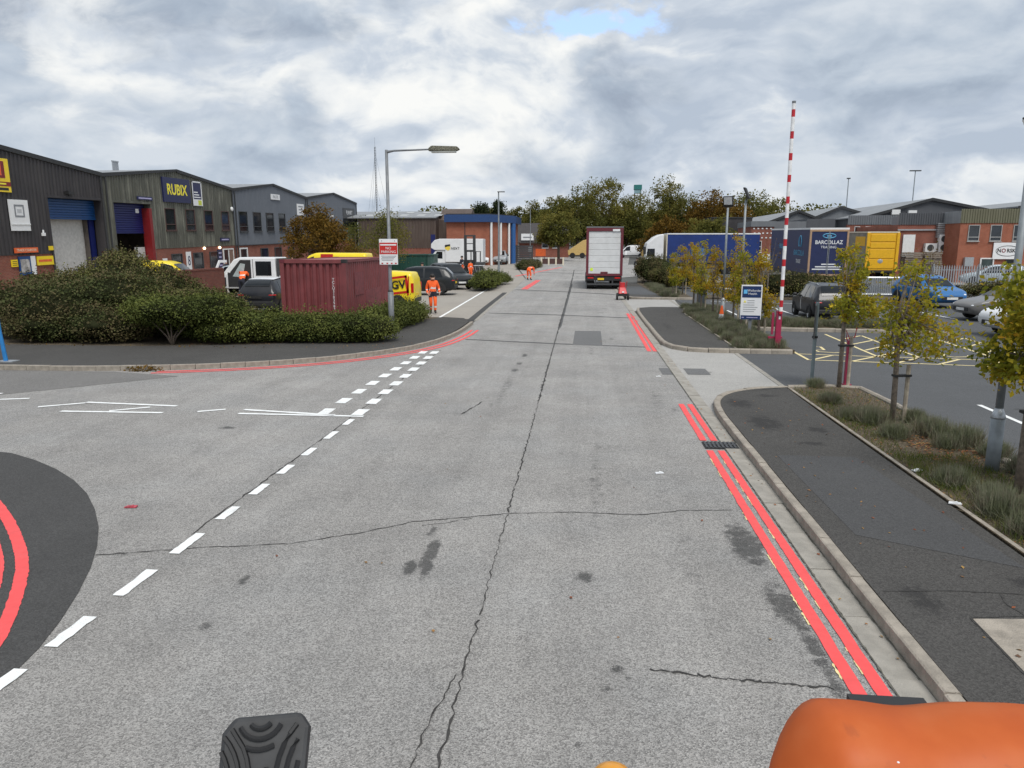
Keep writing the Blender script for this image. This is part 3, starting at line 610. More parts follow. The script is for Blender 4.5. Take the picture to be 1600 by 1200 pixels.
MB().box(.112, .12, 11.55, 12.85, 5.1, 5.62).build('white_field', M_signw, b); MB().box(.122, .126, 12.25, 12.8, 5.15, 5.55).build('lime_field', mat('lime_print', (.55, .6, .06), .5), b)
for k in range(3): fakeline(b, 11.65, 12.7-.2*k, 5.78+.2*k, .09, M_signw, .112)
panel(t, 3.7, 5.6, 5.28, 5.52, M_navy2, 'name_board'); fakeline(t, 3.85, 5.45, 5.4, .09, M_lilac, .112)
panel(t, 15.6, 17.3, 2.15, 2.45, M_navy2, 'name_board'); fakeline(t, 15.8, 17.1, 2.3, .1, M_lilac, .112)
for s in (7.6, 10.9, 13.6): window(t, s, s+1.5, -.7, 1.3, M_gframe, x=.05, split=0, name='lower_window')
b = panel(t, 9.75, 10.45, -.1, 1.4, M_signw, 'round_mark_sign', 0.); text('8', 1.1, b, (.065, 10.1, .65), RE, M_navy2, sx=.8); panel(t, 6.3, 6.9, -.2, 1.0, M_signw, 'poster', 0.)
b = panel(t, 15.0, 15.8, -.8, 1.45, M_navy2, 'tall_name_board', 0.); 
for k in range(5): fakeline(b, 15.12, 15.66-.06*(k % 3), 1.15-k*.36, .12, M_lilac, .064)
f = MB().box(0, .08, 16.0, 16.12, -2, 1.5).box(0, .08, 17.9, 18.0, -2, 1.5).box(0, .08, 16.12, 17.9, 1.4, 1.5).box(0, .08, 17.0, 17.08, -2, 1.4).build('entrance_door', M_wframe, t); MB().box(.01, .03, 16.12, 17.0, -2, 1.4).build('doorway_glass', M_glass, f); MB().box(.01, .05, 17.08, 17.9, -2, 1.4).build('door_panel', mat('tan_door', (.2, .12, .09), .6), f)
for s in (12.6, 15.3): MB().ball((.12, s, 1.62), .12).build('bulkhead_lamp', mat('lit_lamp', (1, .8, .5), .4, emit=1.6), t)
MB().ball((.1, 18.2, 5.0), (.12, .2, .2)).build('alarm_box', M_signw, t)
mb = MB()
for k in range(6): mb.box(-5+.0, -4.94, 9+k*.14, 9.05+k*.14, 7.7, 8.5)
mb.box(-5.02, -4.92, 9, 9.8, 8.4, 8.5).build('roof_vent_cage', M_chrome, t)

# blue-grey unit and its neighbour
y0 = 66.7
t = unit('industrial_unit', 'blue-grey clad unit with four dark windows and two small white signs', y0, 85, C_thr, [(.9+k*3.06, 2.65+k*3.06, 3.0, 4.85) for k in range(4)])
for k in range(4): window(t, .9+k*3.06, 2.65+k*3.06, 3.0, 4.85, M_gframe, split=.25)
b = panel(t, 8.4, 10.6, 6.2, 6.75, M_signw); text('PALLITE', .42, b, (.115, 9.5, 6.48), RE, M_gtxt, sx=.9)
b = panel(t, 15.3, 17.3, 4.75, 6.0, M_signw); 
for k in range(3): fakeline(b, 15.6+.1*k, 17.0-.2*k, 5.7-k*.33, .14, M_gtxt, .112)
for s in (5.2, 8.6, 12.2): window(t, s, s+1.7, -.8, 1.35, M_gframe, x=.05, split=0, name='lower_window')
f = MB().box(0, .1, .5, .65, -2, 1.5).box(0, .1, 2.0, 2.15, -2, 1.5).box(0, .1, .65, 2.0, 1.37, 1.5).build('white_entrance_door', M_wframe, t); MB().box(.02, .05, .65, 2.0, -2, 1.37).build('pane', M_glass, f)
y0 = 85
t = unit('industrial_unit', 'farthest blue-grey clad unit with dark sign, behind the autumn tree', y0, 104.4, C_thr, [(13.2, 18.0, 3.2, 5.9)])
b = MB().box(-.1, .02, 13.2, 18.0, 3.2, 5.9).build('glazed_front', M_glass, t); panel(t, 13.1, 18.1, 4.9, 6.0, M_dark); text('PLANET', .75, t, (.13, 15.7, 5.4), RE, M_signw)
MB().box(.05, .3, 8.2, 8.6, 4.7, 5.0).build('wall_lamp', M_signw, t)

# ------------------------------------------------------------------ buildings at the end of the road
t = thing('warehouse', 'brown clad warehouse with pale rooflights, left of the blue-roofed brick building', 'building', (-30.5, 100, .5), R(-90))
# local: x towards camera, s = world x
L = 10.6; top = lambda s: 6.2
clad(t, 0, L, 2.2, top, [], C_bro, .4, .06); MB().box(-.3, -.02, 0, L, -1, 2.19).build('brick_base', B_red, t)
def rfp(mb, q): mb.poly(q)
MB().prism([(.25, -12, 6.15), (-9, -12, 7.35), (-9, -12, 7.45), (.25, -12, 6.27)], (0, L+12.2, 0)).prism([(-18, -12, 6.15), (-9, -12, 7.35), (-9, -12, 7.45), (-18, -12, 6.27)], (0, L+12.2, 0)).build('roof', M_roofg, t)
mb = MB()
for s in np.arange(.4, L, 2.4):
    for a in (.22, .62): x1, x2 = -9*a, -9*(a+.2); mb.poly([(x1, s, 6.30+1.2*a), (x1, s+1.1, 6.30+1.2*a), (x2, s+1.1, 6.30+1.2*(a+.2)), (x2, s, 6.30+1.2*(a+.2))])
mb.build('rooflights', M_roofl, t)
mb = MB(); mb.prism([(0, L, -1), (-18, L, -1), (-18, L, 6.15), (-9, L, 7.33), (0, L, 6.15)], (0, .1, 0)); mb.build('gable_wall', C_bro, t)
t['kind_note'] = ''; del t['kind_note']
g2 = MB(); g2.prism([(-2.0, L+.1, 6.0), (-5.2, L+.1, 7.6), (-9, L+.1, 6.3), (-9, L+.1, -1), (-2., L+.1, -1)], (0, 4.3, 0)).build('gabled_wing', C_bro, t)
MB().box(-.0, .1, L-.6, L-.0, .8, 4.0).build('blue_door', M_dblue, t)
t = thing('brick_building', 'red brick building with deep blue eaves band and white columns', 'building', (-17.9, 97.5, .5), R(-90))
mb = MB(); mb.prism([(0, 0, -1), (0, 5.6, -1), (-5.5, 8.2, -1), (-14, 8.2, -1), (-14, 0, -1)], (0, 0, 6.7)).build('wall', B_org, t)
MB().prism([(.5, -.2, 5.55), (.5, 5.8, 5.55), (-5.6, 8.7, 5.55), (-14, 8.7, 5.55), (-14, -.2, 5.55)], (0, 0, .95)).build('eaves_band', mat('blue_fascia', (.018, .055, .165), .4), t)
MB().prism([(.3, 0, 6.503), (.3, 5.6, 6.503), (-5.5, 8.3, 6.503), (-14, 8.3, 6.503), (-14, 0, 6.503)], (0, 0, .12)).build('roof', M_trim, t)
for f in (.06, .45, .8):
    MB().cyl((.18-5.5*f, 5.75+2.6*f, -1), (.18-5.5*f, 5.75+2.6*f, 5.55), .16).build('column', M_white, t)
MB().cyl((-5.2, 8.3, -1), (-5.2, 8.3, 5.5), .36).build('blue_corner_drum', mat('blue_panel', (.025, .10, .28), .4), t)
for k in range(4): window(t, 1.2+k*1.05, 2.0+k*1.05, 2.55, 3.25, M_wframe, x=.06, split=0)
MB().box(.02, .05, 2.4, 2.5, -1, 5.5).build('movement_joint', M_trim, t)
t = thing('low_building', 'low building with big dark roof and white sign, behind the dark fence', 'building', (-14.5, 128, .9), R(-90))
MB().box(-9, 0, -2, 12, -1, 3.0).build('wall', B_red, t); MB().prism([(.6, -2.3, 2.7), (-4.5, -2.3, 6.0), (-9.6, -2.3, 2.7), (-9.6, -2.3, 2.5), (.6, -2.3, 2.5)], (0, 14.6, 0)).build('roof', mat('dark_roof_tiles', (.05, .045, .045), .8, var=.3), t)
b = panel(t, 4.0, 6.1, 3.0, 4.1, M_signw, x0=.62); MB().box(.02, .1, 1.9, 3.6, .2, 3.0).build('door', M_inter, t); fakeline(b, 4.3, 5.8, 3.5, .2, M_gtxt, .69)
for s in (7.5, 9.3): window(t, s, s+1.1, 1.7, 2.5, M_wframe, x=.04, split=0)
t = thing('close_fence', 'dark grey boarded fence beside the parked silver car', 'fence', (-13.7, 105, gz(105)))
mb = MB()
for k in range(9): mb.box(0, 6.7, 0, .06, .1+k*.26, .33+k*.26)
mb.build('boards', M_dark, t)
for x in (0, 2.2, 4.4, 6.6): MB().box(x-.06, x+.06, .07, .17, 0, 2.5).build('post', M_dark, t)

# ------------------------------------------------------------------ right-hand buildings (facing the camera)
def face(name, label, x0, Y, z=0.): return thing(name, label, 'building', (x0, Y, z), R(-90))
t = face('office_building', 'two-storey orange brick office with olive parapet and white NORSK sign', 31.3, 66)
W_ = 22; wins = [(.65, 1.55), (2.4, 3.3), (4.2, 5.1), (6.1, 7.0), (7.9, 8.8), (9.7, 10.6), (12, 13)]
MB().box(-14, 0, 0, W_, -1, 4.9).build('wall', B_org, t)
clad(t, -.05, W_, 4.9, lambda s: 6.05, [], C_oli, .2, .05, 'parapet', .04); MB().box(-14, .0, -.05, W_, 4.9, 5.9).build('roof', M_roofg, t)
for a, b_ in wins: window(t, a, b_, 3.42, 4.75, M_lframe if a < 6 else M_gframe, x=.04, split=.25)
f = MB().box(0, .08, 1.85, 1.95, -.2, 2.05).box(0, .08, 2.85, 2.95, -.2, 2.05).box(0, .08, 1.95, 2.85, 1.95, 2.05).build('door', M_wframe, t); MB().box(.01, .04, 1.95, 2.85, -.2, 1.95).build('door_pane', glassmat('door_glass', (.05, .07, .07)), f)
window(t, 3.9, 5.0, .3, 1.9, M_gframe, x=.04, split=0, name='lower_window'); window(t, 8, 9.2, .3, 1.9, M_gframe, x=.04, split=0, name='lower_window')
b = panel(t, 2.75, 4.95, 1.95, 3.3, M_signw, x0=.08)
text('N', .42, b, (.145, 3.22, 2.63), RE, M_blk, sx=.95, bold=.012); text('RSK', .42, b, (.145, 4.16, 2.63), RE, M_blk, sx=.95, bold=.012)
mb = MB(); 
for k in range(40):
    a, c = 2*PI*k/40, 2*PI*(k+1)/40
    mb.box(.143, .147, 0, .001, 0, .001) if 0 else mb.tube([(.145, 3.9+.93*math.cos(a), 2.62+.42*math.sin(a)), (.145, 3.9+.93*math.cos(c), 2.62+.42*math.sin(c))], .022, 4)
mb.build('oval_logo', M_blk, b); text('O', .46, b, (.146, 3.57, 2.63), RE, M_redp, sx=.9, bold=.012)
panel(t, 6.0, 9.5, 1.9, 2.7, M_signw, 'second_sign_board', .08); MB().box(.06, .35, .5, 1.2, 1.35, 2.1).build('wall_unit', M_chrome, t); MB().box(.1, .5, 5.0, 5.5, 5.6, 5.8).build('floodlight', M_signw, t)
t = face('brick_link', 'dark red brick link with air-conditioning units and grey parapet, left of the orange brick office', 27.5, 69)
MB().box(-10, 0, 0, 5.6, -1, 4.85).build('wall', B_red, t); clad(t, 0, 5.6, 4.85, lambda s: 5.85, [], C_dgr, .2, .05, 'parapet', .04)
MB().box(.0, .12, 0, 5.6, 4.35, 4.47).build('gutter', M_chrome, t)
def aircon(n, s, h, label):
    a = MB().box(.05, .45, s, s+.95, h, h+.75*n).build('case', M_white, t)
    for k in range(n):
        o = MB().cyl((.451, s+.42, h+.37+.75*k), (.47, s+.42, h+.37+.75*k), .28, n=16).build('fan_grille', M_dark, a)
aircon(1, 2.3, 2.5, ''); aircon(2, 3.4, 2.5, '')
mb = MB()
for k in range(8): mb.box(.05, .35, 3.2, 4.3, 3.75+k*.16, 3.86+k*.16)
mb.build('louvre', M_chrome, t)
MB().box(.0, .06, 4.6, 5.5, -.5, 2.2).build('dark_doorway', M_black, t); MB().box(.03, .15, .5, 1.5, 2.0, 4.0).build('white_panel', M_white, t)
MB().prism([(0.1, 4.4, 4.9), (1.0, 5.0, 4.9), (1.0, 5.0, 5.0), (.1, 5.6, 5.7)], (0, .02, 0)).build('flashing', M_white, t)
t = face('warehouse', 'grey parapet brick warehouse with row of small windows, behind the yellow trailer', 30.3, 90)
MB().box(-.5, 0, 0, 8, -1, 5.4).build('wall', B_red, t); clad(t, 0, 8, 5.4, lambda s: 6.45, [], C_gry, .25, .05, 'parapet', .04)
for k in range(5): window(t, .8+k*1.2, 1.4+k*1.2, 4.55, 5.2, M_wframe, x=.03, split=0)
def gable_shed(label, x0, x1, xa, Y, he, ha, m, dep=60, shear=0., ridge=None):
    t = face('warehouse', label, x0, Y, 0)
    L = x1-x0; a = xa-x0; he2 = he
    MB().poly([(0, 0, -1), (0, L, -1), (0, L, he), (0, a, ha), (0, 0, he)]).poly([(-dep, 0, -1), (-dep, L, -1), (-dep, L, he), (-dep, a, ha), (-dep, 0, he)]).poly([(0, 0, -1), (-dep, 0, -1), (-dep, 0, he), (0, 0, he)]).poly([(0, L, -1), (-dep, L, -1), (-dep, L, he), (0, L, he)]).build('wall', m, t)
    MB().prism([(.3, -.3, he-.1), (.3, a, ha+.02), (.3, a, ha+.16), (.3, -.3, he+.06)], (-dep-.3, 0, 0)).prism([(.3, L+.3, he-.1), (.3, a, ha+.02), (.3, a, ha+.16), (.3, L+.3, he+.06)], (-dep-.3, 0, 0)).build('roof', M_roofg, t)
    MB().prism([(.31, -.3, he-.25), (.31, a, ha-.15), (.31, a, ha+.2), (.31, -.3, he+.1)], (.05, 0, 0)).prism([(.31, L+.3, he-.25), (.31, a, ha-.15), (.31, a, ha+.2), (.31, L+.3, he+.1)], (.05, 0, 0)).build('verge_trim', M_trim, t)
    return t
t = gable_shed('large grey warehouse with the tallest wide gable, beyond the orange brick office', 36.2, 54, 43.6, 100, 6.7, 8.75, C_dgr)
MB().box(.05, .5, 2.6, 3.6, 6.9, 7.5).box(.05, .5, 4.6, 5.6, 6.9, 7.4).build('roof_vents', M_white, t)
gable_shed('pale-roofed warehouse at the right end, rising behind the office parapet', 52, 84, 68, 96, 7.6, 9.6, C_dgr)
t = gable_shed('grey gabled shed above the yellow trailer, with low-pitched roof', 31.5, 43.5, 36.6, 112, 6.3, 8.4, C_gry)
t = gable_shed('grey gabled shed with dark vent above the navy trailer', 25.5, 34.6, 30.2, 110, 6.0, 7.8, C_gry); MB().box(.02, .1, 3.6, 4.6, 5.4, 6.2).build('vent', M_blk, t); MB().box(.03, .09, 3.0, 3.5, 5.4, 6.1).build('vent_cover', M_white, t)
t = face('workshop', 'grey flat-roofed workshop behind the navy trailer', 22.5, 97)
MB().box(-8, 0, 0, 8.5, -1, 5.0).build('wall', B_red, t); MB().box(-8, .1, -.1, 5.2, 5.0, 6.0).build('parapet', C_gry, t); MB().box(-8, .15, 5.2, 8.6, 5.0, 6.3).build('dark_parapet', C_dgr, t)
t = face('brick_building', 'chequered brick building with small white windows left of the navy trailer', 20.4, 94)
MB().box(-8, 0, 0, 2.7, -1, 5.3).build('wall', B_red, t); MB().box(-8, .15, -.1, 2.8, 5.3, 5.95).build('parapet', C_gry, t)
mb = MB()
for r_ in range(3):
    for k in range(5): mb.box(.01, .05, .2+k*.5+.1*(r_ % 2), .4+k*.5+.1*(r_ % 2), 5.0-r_*.55, 5.15-r_*.55)
mb.build('pale_brick_pattern', M_white, t); window(t, .3, 1.3, 2.2, 3.6, M_wframe, x=.04, split=.5); MB().box(.03, .4, 1.4, 2.4, 1.0, 2.0).build('wall_unit', M_white, t)
t = face('dark_shed', 'dark flat-roofed shed behind the blue trailer', 20.0, 121, gz(121))
MB().box(-8, 0, 0, 6.3, -1, 6.3).build('wall', C_dhl, t); MB().box(-8.1, .1, -.1, 6.4, 6.303, 6.5).build('roof_edge', M_trim, t)

# teal tank on its mast, radio mast, far floodlight columns
t = thing('water_tower', 'teal tank on a tower, just above the distant tree tops', 'tower', (20.9, 300, gz(300)))
MB().box(-1.5, 1.5, -1.5, 1.5, 20.2, 22).build('tank', mat('teal_panel', (.02, .16, .15), .5), t); MB().box(-1.3, 1.3, -1.3, 1.3, 18.8, 20.17).build('tank_base', mat('pale_teal', (.2, .33, .36), .5), t)
mb = MB(); [mb.cyl((x, y, -1), (x, y, 18.8), .15, n=6) for x in (-1.2, 1.2) for y in (-1.2, 1.2)]; mb.build('legs', M_dark, t)
t = thing('radio_mast', 'tall guyed lattice radio mast behind the left units', 'mast', (-69.6, 250, gz(250)))
mb = MB(); P3 = [(.28, 0), (-.14, .25), (-.14, -.25)]
for (x, y) in P3: mb.cyl((x, y, 0), (x, y, 32), .05, n=5)
for k in range(40):
    for i in range(3):
        a, b_ = P3[i], P3[(i+1) % 3]; mb.cyl((*a, k*.8), (*b_, k*.8+.8), .025, n=4)
mb.cyl((0, 0, 32), (0, 0, 35), .03, n=5); mb.build('lattice', M_dark, t)
mb = MB(); [mb.cyl((0, 0, h), (dx*h*.2, dy*h*.1, 0), .025, n=4) for h in (30, 20) for dx, dy in ((1, 0), (-.6, 1), (-.6, -1))]; mb.build('guy_wires', M_dark, t)
def farcol(x, y, h, lab, hd=1.):
    t = thing('floodlight_column', lab, 'lamp column', (x, y, gz(y))); MB().cyl((0, 0, 0), (0, 0, h), .12, .08, 6).build('column', M_galv, t); MB().box(-hd, hd, -.2, .2, h, h+.2).build('lamp_head', M_dark, t)
farcol(50, 150, 14.0, 'distant floodlight column above the grey sheds, near the tall striped barrier', .3); farcol(62, 150, 15.3, 'distant twin-headed floodlight column above the grey gables'); farcol(88, 160, 15.4, 'distant floodlight column beyond the orange brick office', .9)
# ------------------------------------------------------------------ plants
def quads_mesh(name, C, U, Vv, m, fold=0.):
    n = len(C); v = np.empty((n, 4, 3), np.float32)
    v[:, 0] = C-U; v[:, 1] = C-Vv*.62; v[:, 2] = C+U; v[:, 3] = C+Vv*.62
    if fold:
        N = np.cross(U, Vv); N /= (np.linalg.norm(N, axis=1, keepdims=True)+1e-9); v[:, 1] += N*fold*np.linalg.norm(U, axis=1, keepdims=True); v[:, 3] += N*fold*np.linalg.norm(U, axis=1, keepdims=True)
    me = bpy.data.meshes.new(name); me.vertices.add(n*4); me.vertices.foreach_set('co', v.ravel())
    me.loops.add(n*4); me.loops.foreach_set('vertex_index', np.arange(n*4, dtype=np.int32)); me.polygons.add(n)
    me.polygons.foreach_set('loop_start', np.arange(0, n*4, 4, dtype=np.int32)); me.polygons.foreach_set('loop_total', np.full(n, 4, np.int32))
    me.update(calc_edges=True); me.materials.append(m); return me
def randdir(n):
    a = nr.normal(size=(n, 3)); return a/np.linalg.norm(a, axis=1, keepdims=True)
def leaves(name, C, size, m, parent=None, flat=.0, kind=None):
    n = len(C); N = randdir(n); N[:, 2] = np.abs(N[:, 2])+flat; N /= np.linalg.norm(N, axis=1, keepdims=True)
    U = np.cross(N, randdir(n)); U /= (np.linalg.norm(U, axis=1, keepdims=True)+1e-9); W = np.cross(N, U)
    s = (size*nr.uniform(.6, 1.25, (n, 1))).astype(np.float32)
    return link(name, quads_mesh(name, C, U*s*.5, W*s*.5, m, .15), parent)
def lump(c, r, n, shell=.55):
    """points in the outer part of a lumpy ellipsoid"""
    d = randdir(n); rad = (shell + (1-shell)*nr.uniform(0, 1, (n, 1))**.6)
    return np.array(c) + d*np.array(r)*rad
L_far = leafmat('distant_foliage', [(.070, .082, .026), (.11, .115, .032), (.155, .145, .038), (.19, .16, .04)], .4, patch=.25)
L_dark = leafmat('dark_evergreen_leaf', [(.018, .028, .014), (.030, .042, .018), (.045, .055, .022)], .15)
L_olive = leafmat('olive_tree_leaf', [(.085, .095, .026), (.14, .14, .036), (.19, .17, .04), (.22, .18, .045)], .4, patch=.3)
L_rust = leafmat('rust_autumn_leaf', [(.075, .05, .014), (.14, .085, .018), (.19, .105, .02), (.10, .08, .02), (.20, .085, .025)], .3, patch=.6)
L_young = leafmat('yellow_green_leaf', [(.12, .15, .022), (.23, .245, .03), (.34, .31, .034), (.45, .34, .03), (.44, .22, .024)], .5, patch=1.6)
L_yo = leafmat('amber_leaf', [(.16, .17, .024), (.31, .26, .03), (.43, .32, .03), (.46, .28, .024), (.40, .17, .024)], .5, patch=1.6)
L_shrub = leafmat('shrub_leaf', [(.05, .062, .022), (.085, .095, .03), (.15, .115, .06), (.125, .135, .042), (.21, .205, .075)], .2, patch=.9)
L_shrubd = leafmat('shrub_dark_leaf', [(.045, .06, .024), (.078, .092, .032), (.13, .10, .055), (.125, .13, .048)], .2, patch=.9)
L_hedge = leafmat('hedge_leaf', [(.045, .060, .020), (.085, .105, .030), (.13, .15, .038), (.18, .19, .055)], .2, patch=1.2)
L_lav = leafmat('lavender_stem', [(.10, .11, .06), (.16, .175, .095), (.22, .23, .155), (.185, .15, .115), (.12, .15, .06)], .2, patch=2.)
L_grass = leafmat('grass_blade', [(.06, .085, .02), (.11, .14, .03), (.17, .17, .06), (.22, .18, .09)], .3, patch=2.)
L_litter = leafmat('fallen_leaf', [(.16, .06, .035), (.28, .10, .05), (.35, .22, .08), (.12, .07, .05)], .1)
M_core = mat('shrub_core_shade', (.020, .022, .011), 1., var=.4, scale=6, spec=0.)  # near-black colour stands for the shade inside the shrubs

def tree(name, label, loc, H, crown, m, nleaf, ls, trunk=.25, group=None, limbs=7, clumps=26, bark=None, cat='tree', spread=.16, bare=0, seed=0, rz=0.):
    """crown: list of (cx, cy, cz, rx, ry, rz) ellipsoids; leaves gather in clumps at the twig ends, leaving gaps"""
    r = random.Random(seed+int(loc[0]*13+loc[1]*7)); t = thing(name, label, cat, loc, rz, 0, group); bark = bark or M_bark
    mb = MB(); base = (0, 0, -.15); fork = min(c[2]-c[5]*.6 for c in crown)
    fork = max(fork, H*.12); lean = (r.uniform(-.02, .02)*H, r.uniform(-.02, .02)*H)
    topz = max(c[2]+c[5]*.6 for c in crown)
    mb.tube([base, (lean[0]*.4, lean[1]*.4, fork), (lean[0], lean[1], (fork+topz)/2), (crown[0][0], crown[0][1], topz)], [trunk, trunk*.8, trunk*.5, trunk*.12], 7)
    pts = []; tw = sum(c[3]*c[4]*c[5] for c in crown)
    for c in crown:
        k = max(3, int(clumps*c[3]*c[4]*c[5]/tw))
        for i in range(k):
            d = Vector((r.gauss(0, 1), r.gauss(0, 1), r.gauss(0, 1))).normalized(); q = r.uniform(.45, 1.)
            p = Vector((c[0]+d.x*c[3]*q, c[1]+d.y*c[4]*q, c[2]+d.z*c[5]*q)); pts.append(p)
    for p in pts[::max(1, len(pts)//max(1, limbs+bare))]:
        z0 = r.uniform(fork*.9, (fork+topz)*.5); a = Vector((lean[0]*.7, lean[1]*.7, z0)); mid = a.lerp(p, .5) + Vector((0, 0, -.05*H*r.random()))
        mb.tube([a, mid, p*1.0], [trunk*.32, trunk*.2, trunk*.05], 5)
    mb.build('trunk', bark, t, smooth=True)
    per = max(4, nleaf//len(pts)); Rm = np.mean([np.mean(c[3:]) for c in crown])
    C = np.concatenate([np.array(p) + nr.normal(size=(per, 3)).clip(-1.9, 1.9)*np.array([Rm, Rm, Rm*.8])*spread*r.uniform(.7, 1.4) for p in pts])
    leaves('crown', C.astype(np.float32), ls, m, t)
    return t

# backdrop of trees beyond the end of the road
FT = [  # px-derived x, y, height, radius, material, label
 (-20.5, 150, 10.2, 2.6, L_dark, 'dark conifer-like tree rising behind the blue-roofed building, leftmost of the dark ones', 2),
 (-17.3, 152, 10.6, 2.2, L_dark, 'second dark pointed tree behind the blue-roofed brick building', 2),
 (-13.5, 156, 9.4, 3.4, L_far, 'rounded green tree over the right end of the blue eaves band', 0),
 (-9.5, 150, 10.4, 3.6, L_far, 'green tree behind the low dark-roofed building', 0),
 (-5.2, 142, 12.0, 3.6, L_olive, 'tall olive tree left of the road end with ragged top', 0),
 (-1.0, 138, 12.6, 4.2, L_far, 'broad green tree just left above the parked lorry', 0),
 (3.6, 142, 15.2, 4.4, L_olive, 'tallest olive-green tree above the parked lorry', 1),
 (8.3, 146, 12.0, 4.2, L_far, 'dense green tree right above the parked lorry', 0),
 (15.0, 140, 14.6, 3.2, L_olive, 'pale olive tree with thin top beside the teal tank', 1),
 (10.9, 152, 12.6, 4.6, L_olive, 'olive tree below the teal tank', 0),
 (17.6, 138, 11.8, 4.2, L_far, 'rounded dark green tree above the white lorry cab', 0),
 (21.6, 132, 12.0, 3.8, L_rust, 'rust-brown autumn tree above the blue trailer', 1),
 (13.0, 120, 7.0, 3.4, L_rust, 'low rust-tinged tree behind the white lorry cab', 0),
 (19.0, 116, 7.0, 3.4, L_olive, 'low olive tree over the blue trailer roof', 0)]
for i, (x, y, h, rad, m, lab, k) in enumerate(FT):
    z = gz(y); c = [(0, 0, h*.56, rad, rad, h*.40), (rad*.45, 0, h*.42, rad*.8, rad*.8, h*.28), (-rad*.5, -.5, h*.40, rad*.8, rad*.8, h*.28)] if k != 2 else [(0, 0, h*.52, rad*.75, rad*.75, h*.48)]
    tree('backdrop_tree', lab, (x, y, z), h, c, m, 11000, .36, .28, 'trees beyond the end of the road', 9, 170, spread=.13, seed=i, bare=10 if k == 1 else 0)
tree('roadside_tree', 'small leafy tree on the verge just left of the parked lorry', (-3.6, 112, gz(112)), 7.2, [(0, 0, 4.7, 3.1, 3.1, 2.6), (-1.2, 0, 3.6, 2.2, 2.2, 1.7)], L_olive, 8000, .34, .22, None, 8, 130, spread=.14)
for i, (x, y, h, rad, m, lab) in enumerate([(-30, 190, 10, 6, L_far, 'low distant tree over the left part of the brown warehouse roof'), (-24, 190, 11, 5.5, L_olive, 'distant olive tree over the brown warehouse gable'), (-38, 195, 10, 6, L_far, 'distant tree behind the radio mast foot'),
     (40, 190, 14.3, 6.5, L_far, 'distant green tree on the skyline left of the striped barrier pole'), (33, 180, 12.0, 6, L_rust, 'distant autumn-brown tree on the skyline left of the striped pole'), (49, 200, 13.5, 6, L_far, 'distant green tree on the skyline right of the striped pole'), (28, 170, 9.5, 5, L_olive, 'distant olive tree right of the floodlights')]):
    tree('distant_tree', lab, (x, y, gz(y)), h, [(0, 0, h*.58, rad, rad, h*.38)], m, 4200, .6, .3, 'skyline trees', 6, 110, spread=.15, seed=i+60)
# a wood behind everything, which reads as one mass
C = np.concatenate([lump((x, 235+rng.uniform(-10, 20), gz(235)+4.5), (9, 7, rng.uniform(5.5, 8.)), 1300, .5) for x in range(-110, 200, 8)])
o = leaves('wood', C.astype(np.float32), 1.0, L_far); o['kind'] = 'stuff'
tree('autumn_tree', 'rust-brown autumn tree in front of the blue-grey unit, behind the container', (-23.0, 63, 0), 6.6, [(0, 0, 3.6, 2.7, 2.6, 2.1), (-.3, 0, 5.2, 1.5, 1.5, 1.4), (1.8, 0, 2.9, 1.5, 1.5, 1.0)], L_rust, 13000, .20, .2, None, 12, 150, spread=.14)
tree('small_tree', 'slim green tree between the farthest unit and the left lamp column', (-18.0, 68, 0), 6.0, [(0, 0, 3.6, 1.7, 1.7, 2.4)], L_olive, 4200, .17, .13, None, 8, 60, spread=.22)
tree('small_tree', 'thin green tree at the corner of the farthest grey unit', (-22.3, 72, 0), 6.0, [(0, 0, 3.3, 1.6, 1.6, 2.2)], L_far, 2600, .17, .12, None, 8, 50, spread=.22)
tree('autumn_bush', 'low autumn bush at the foot of the rust-brown tree', (-19.5, 62, 0), 3.0, [(0, 0, 1.9, 1.7, 1.4, 1.0)], L_rust, 2600, .15, .08, None, 6, 40, cat='bush', spread=.22)

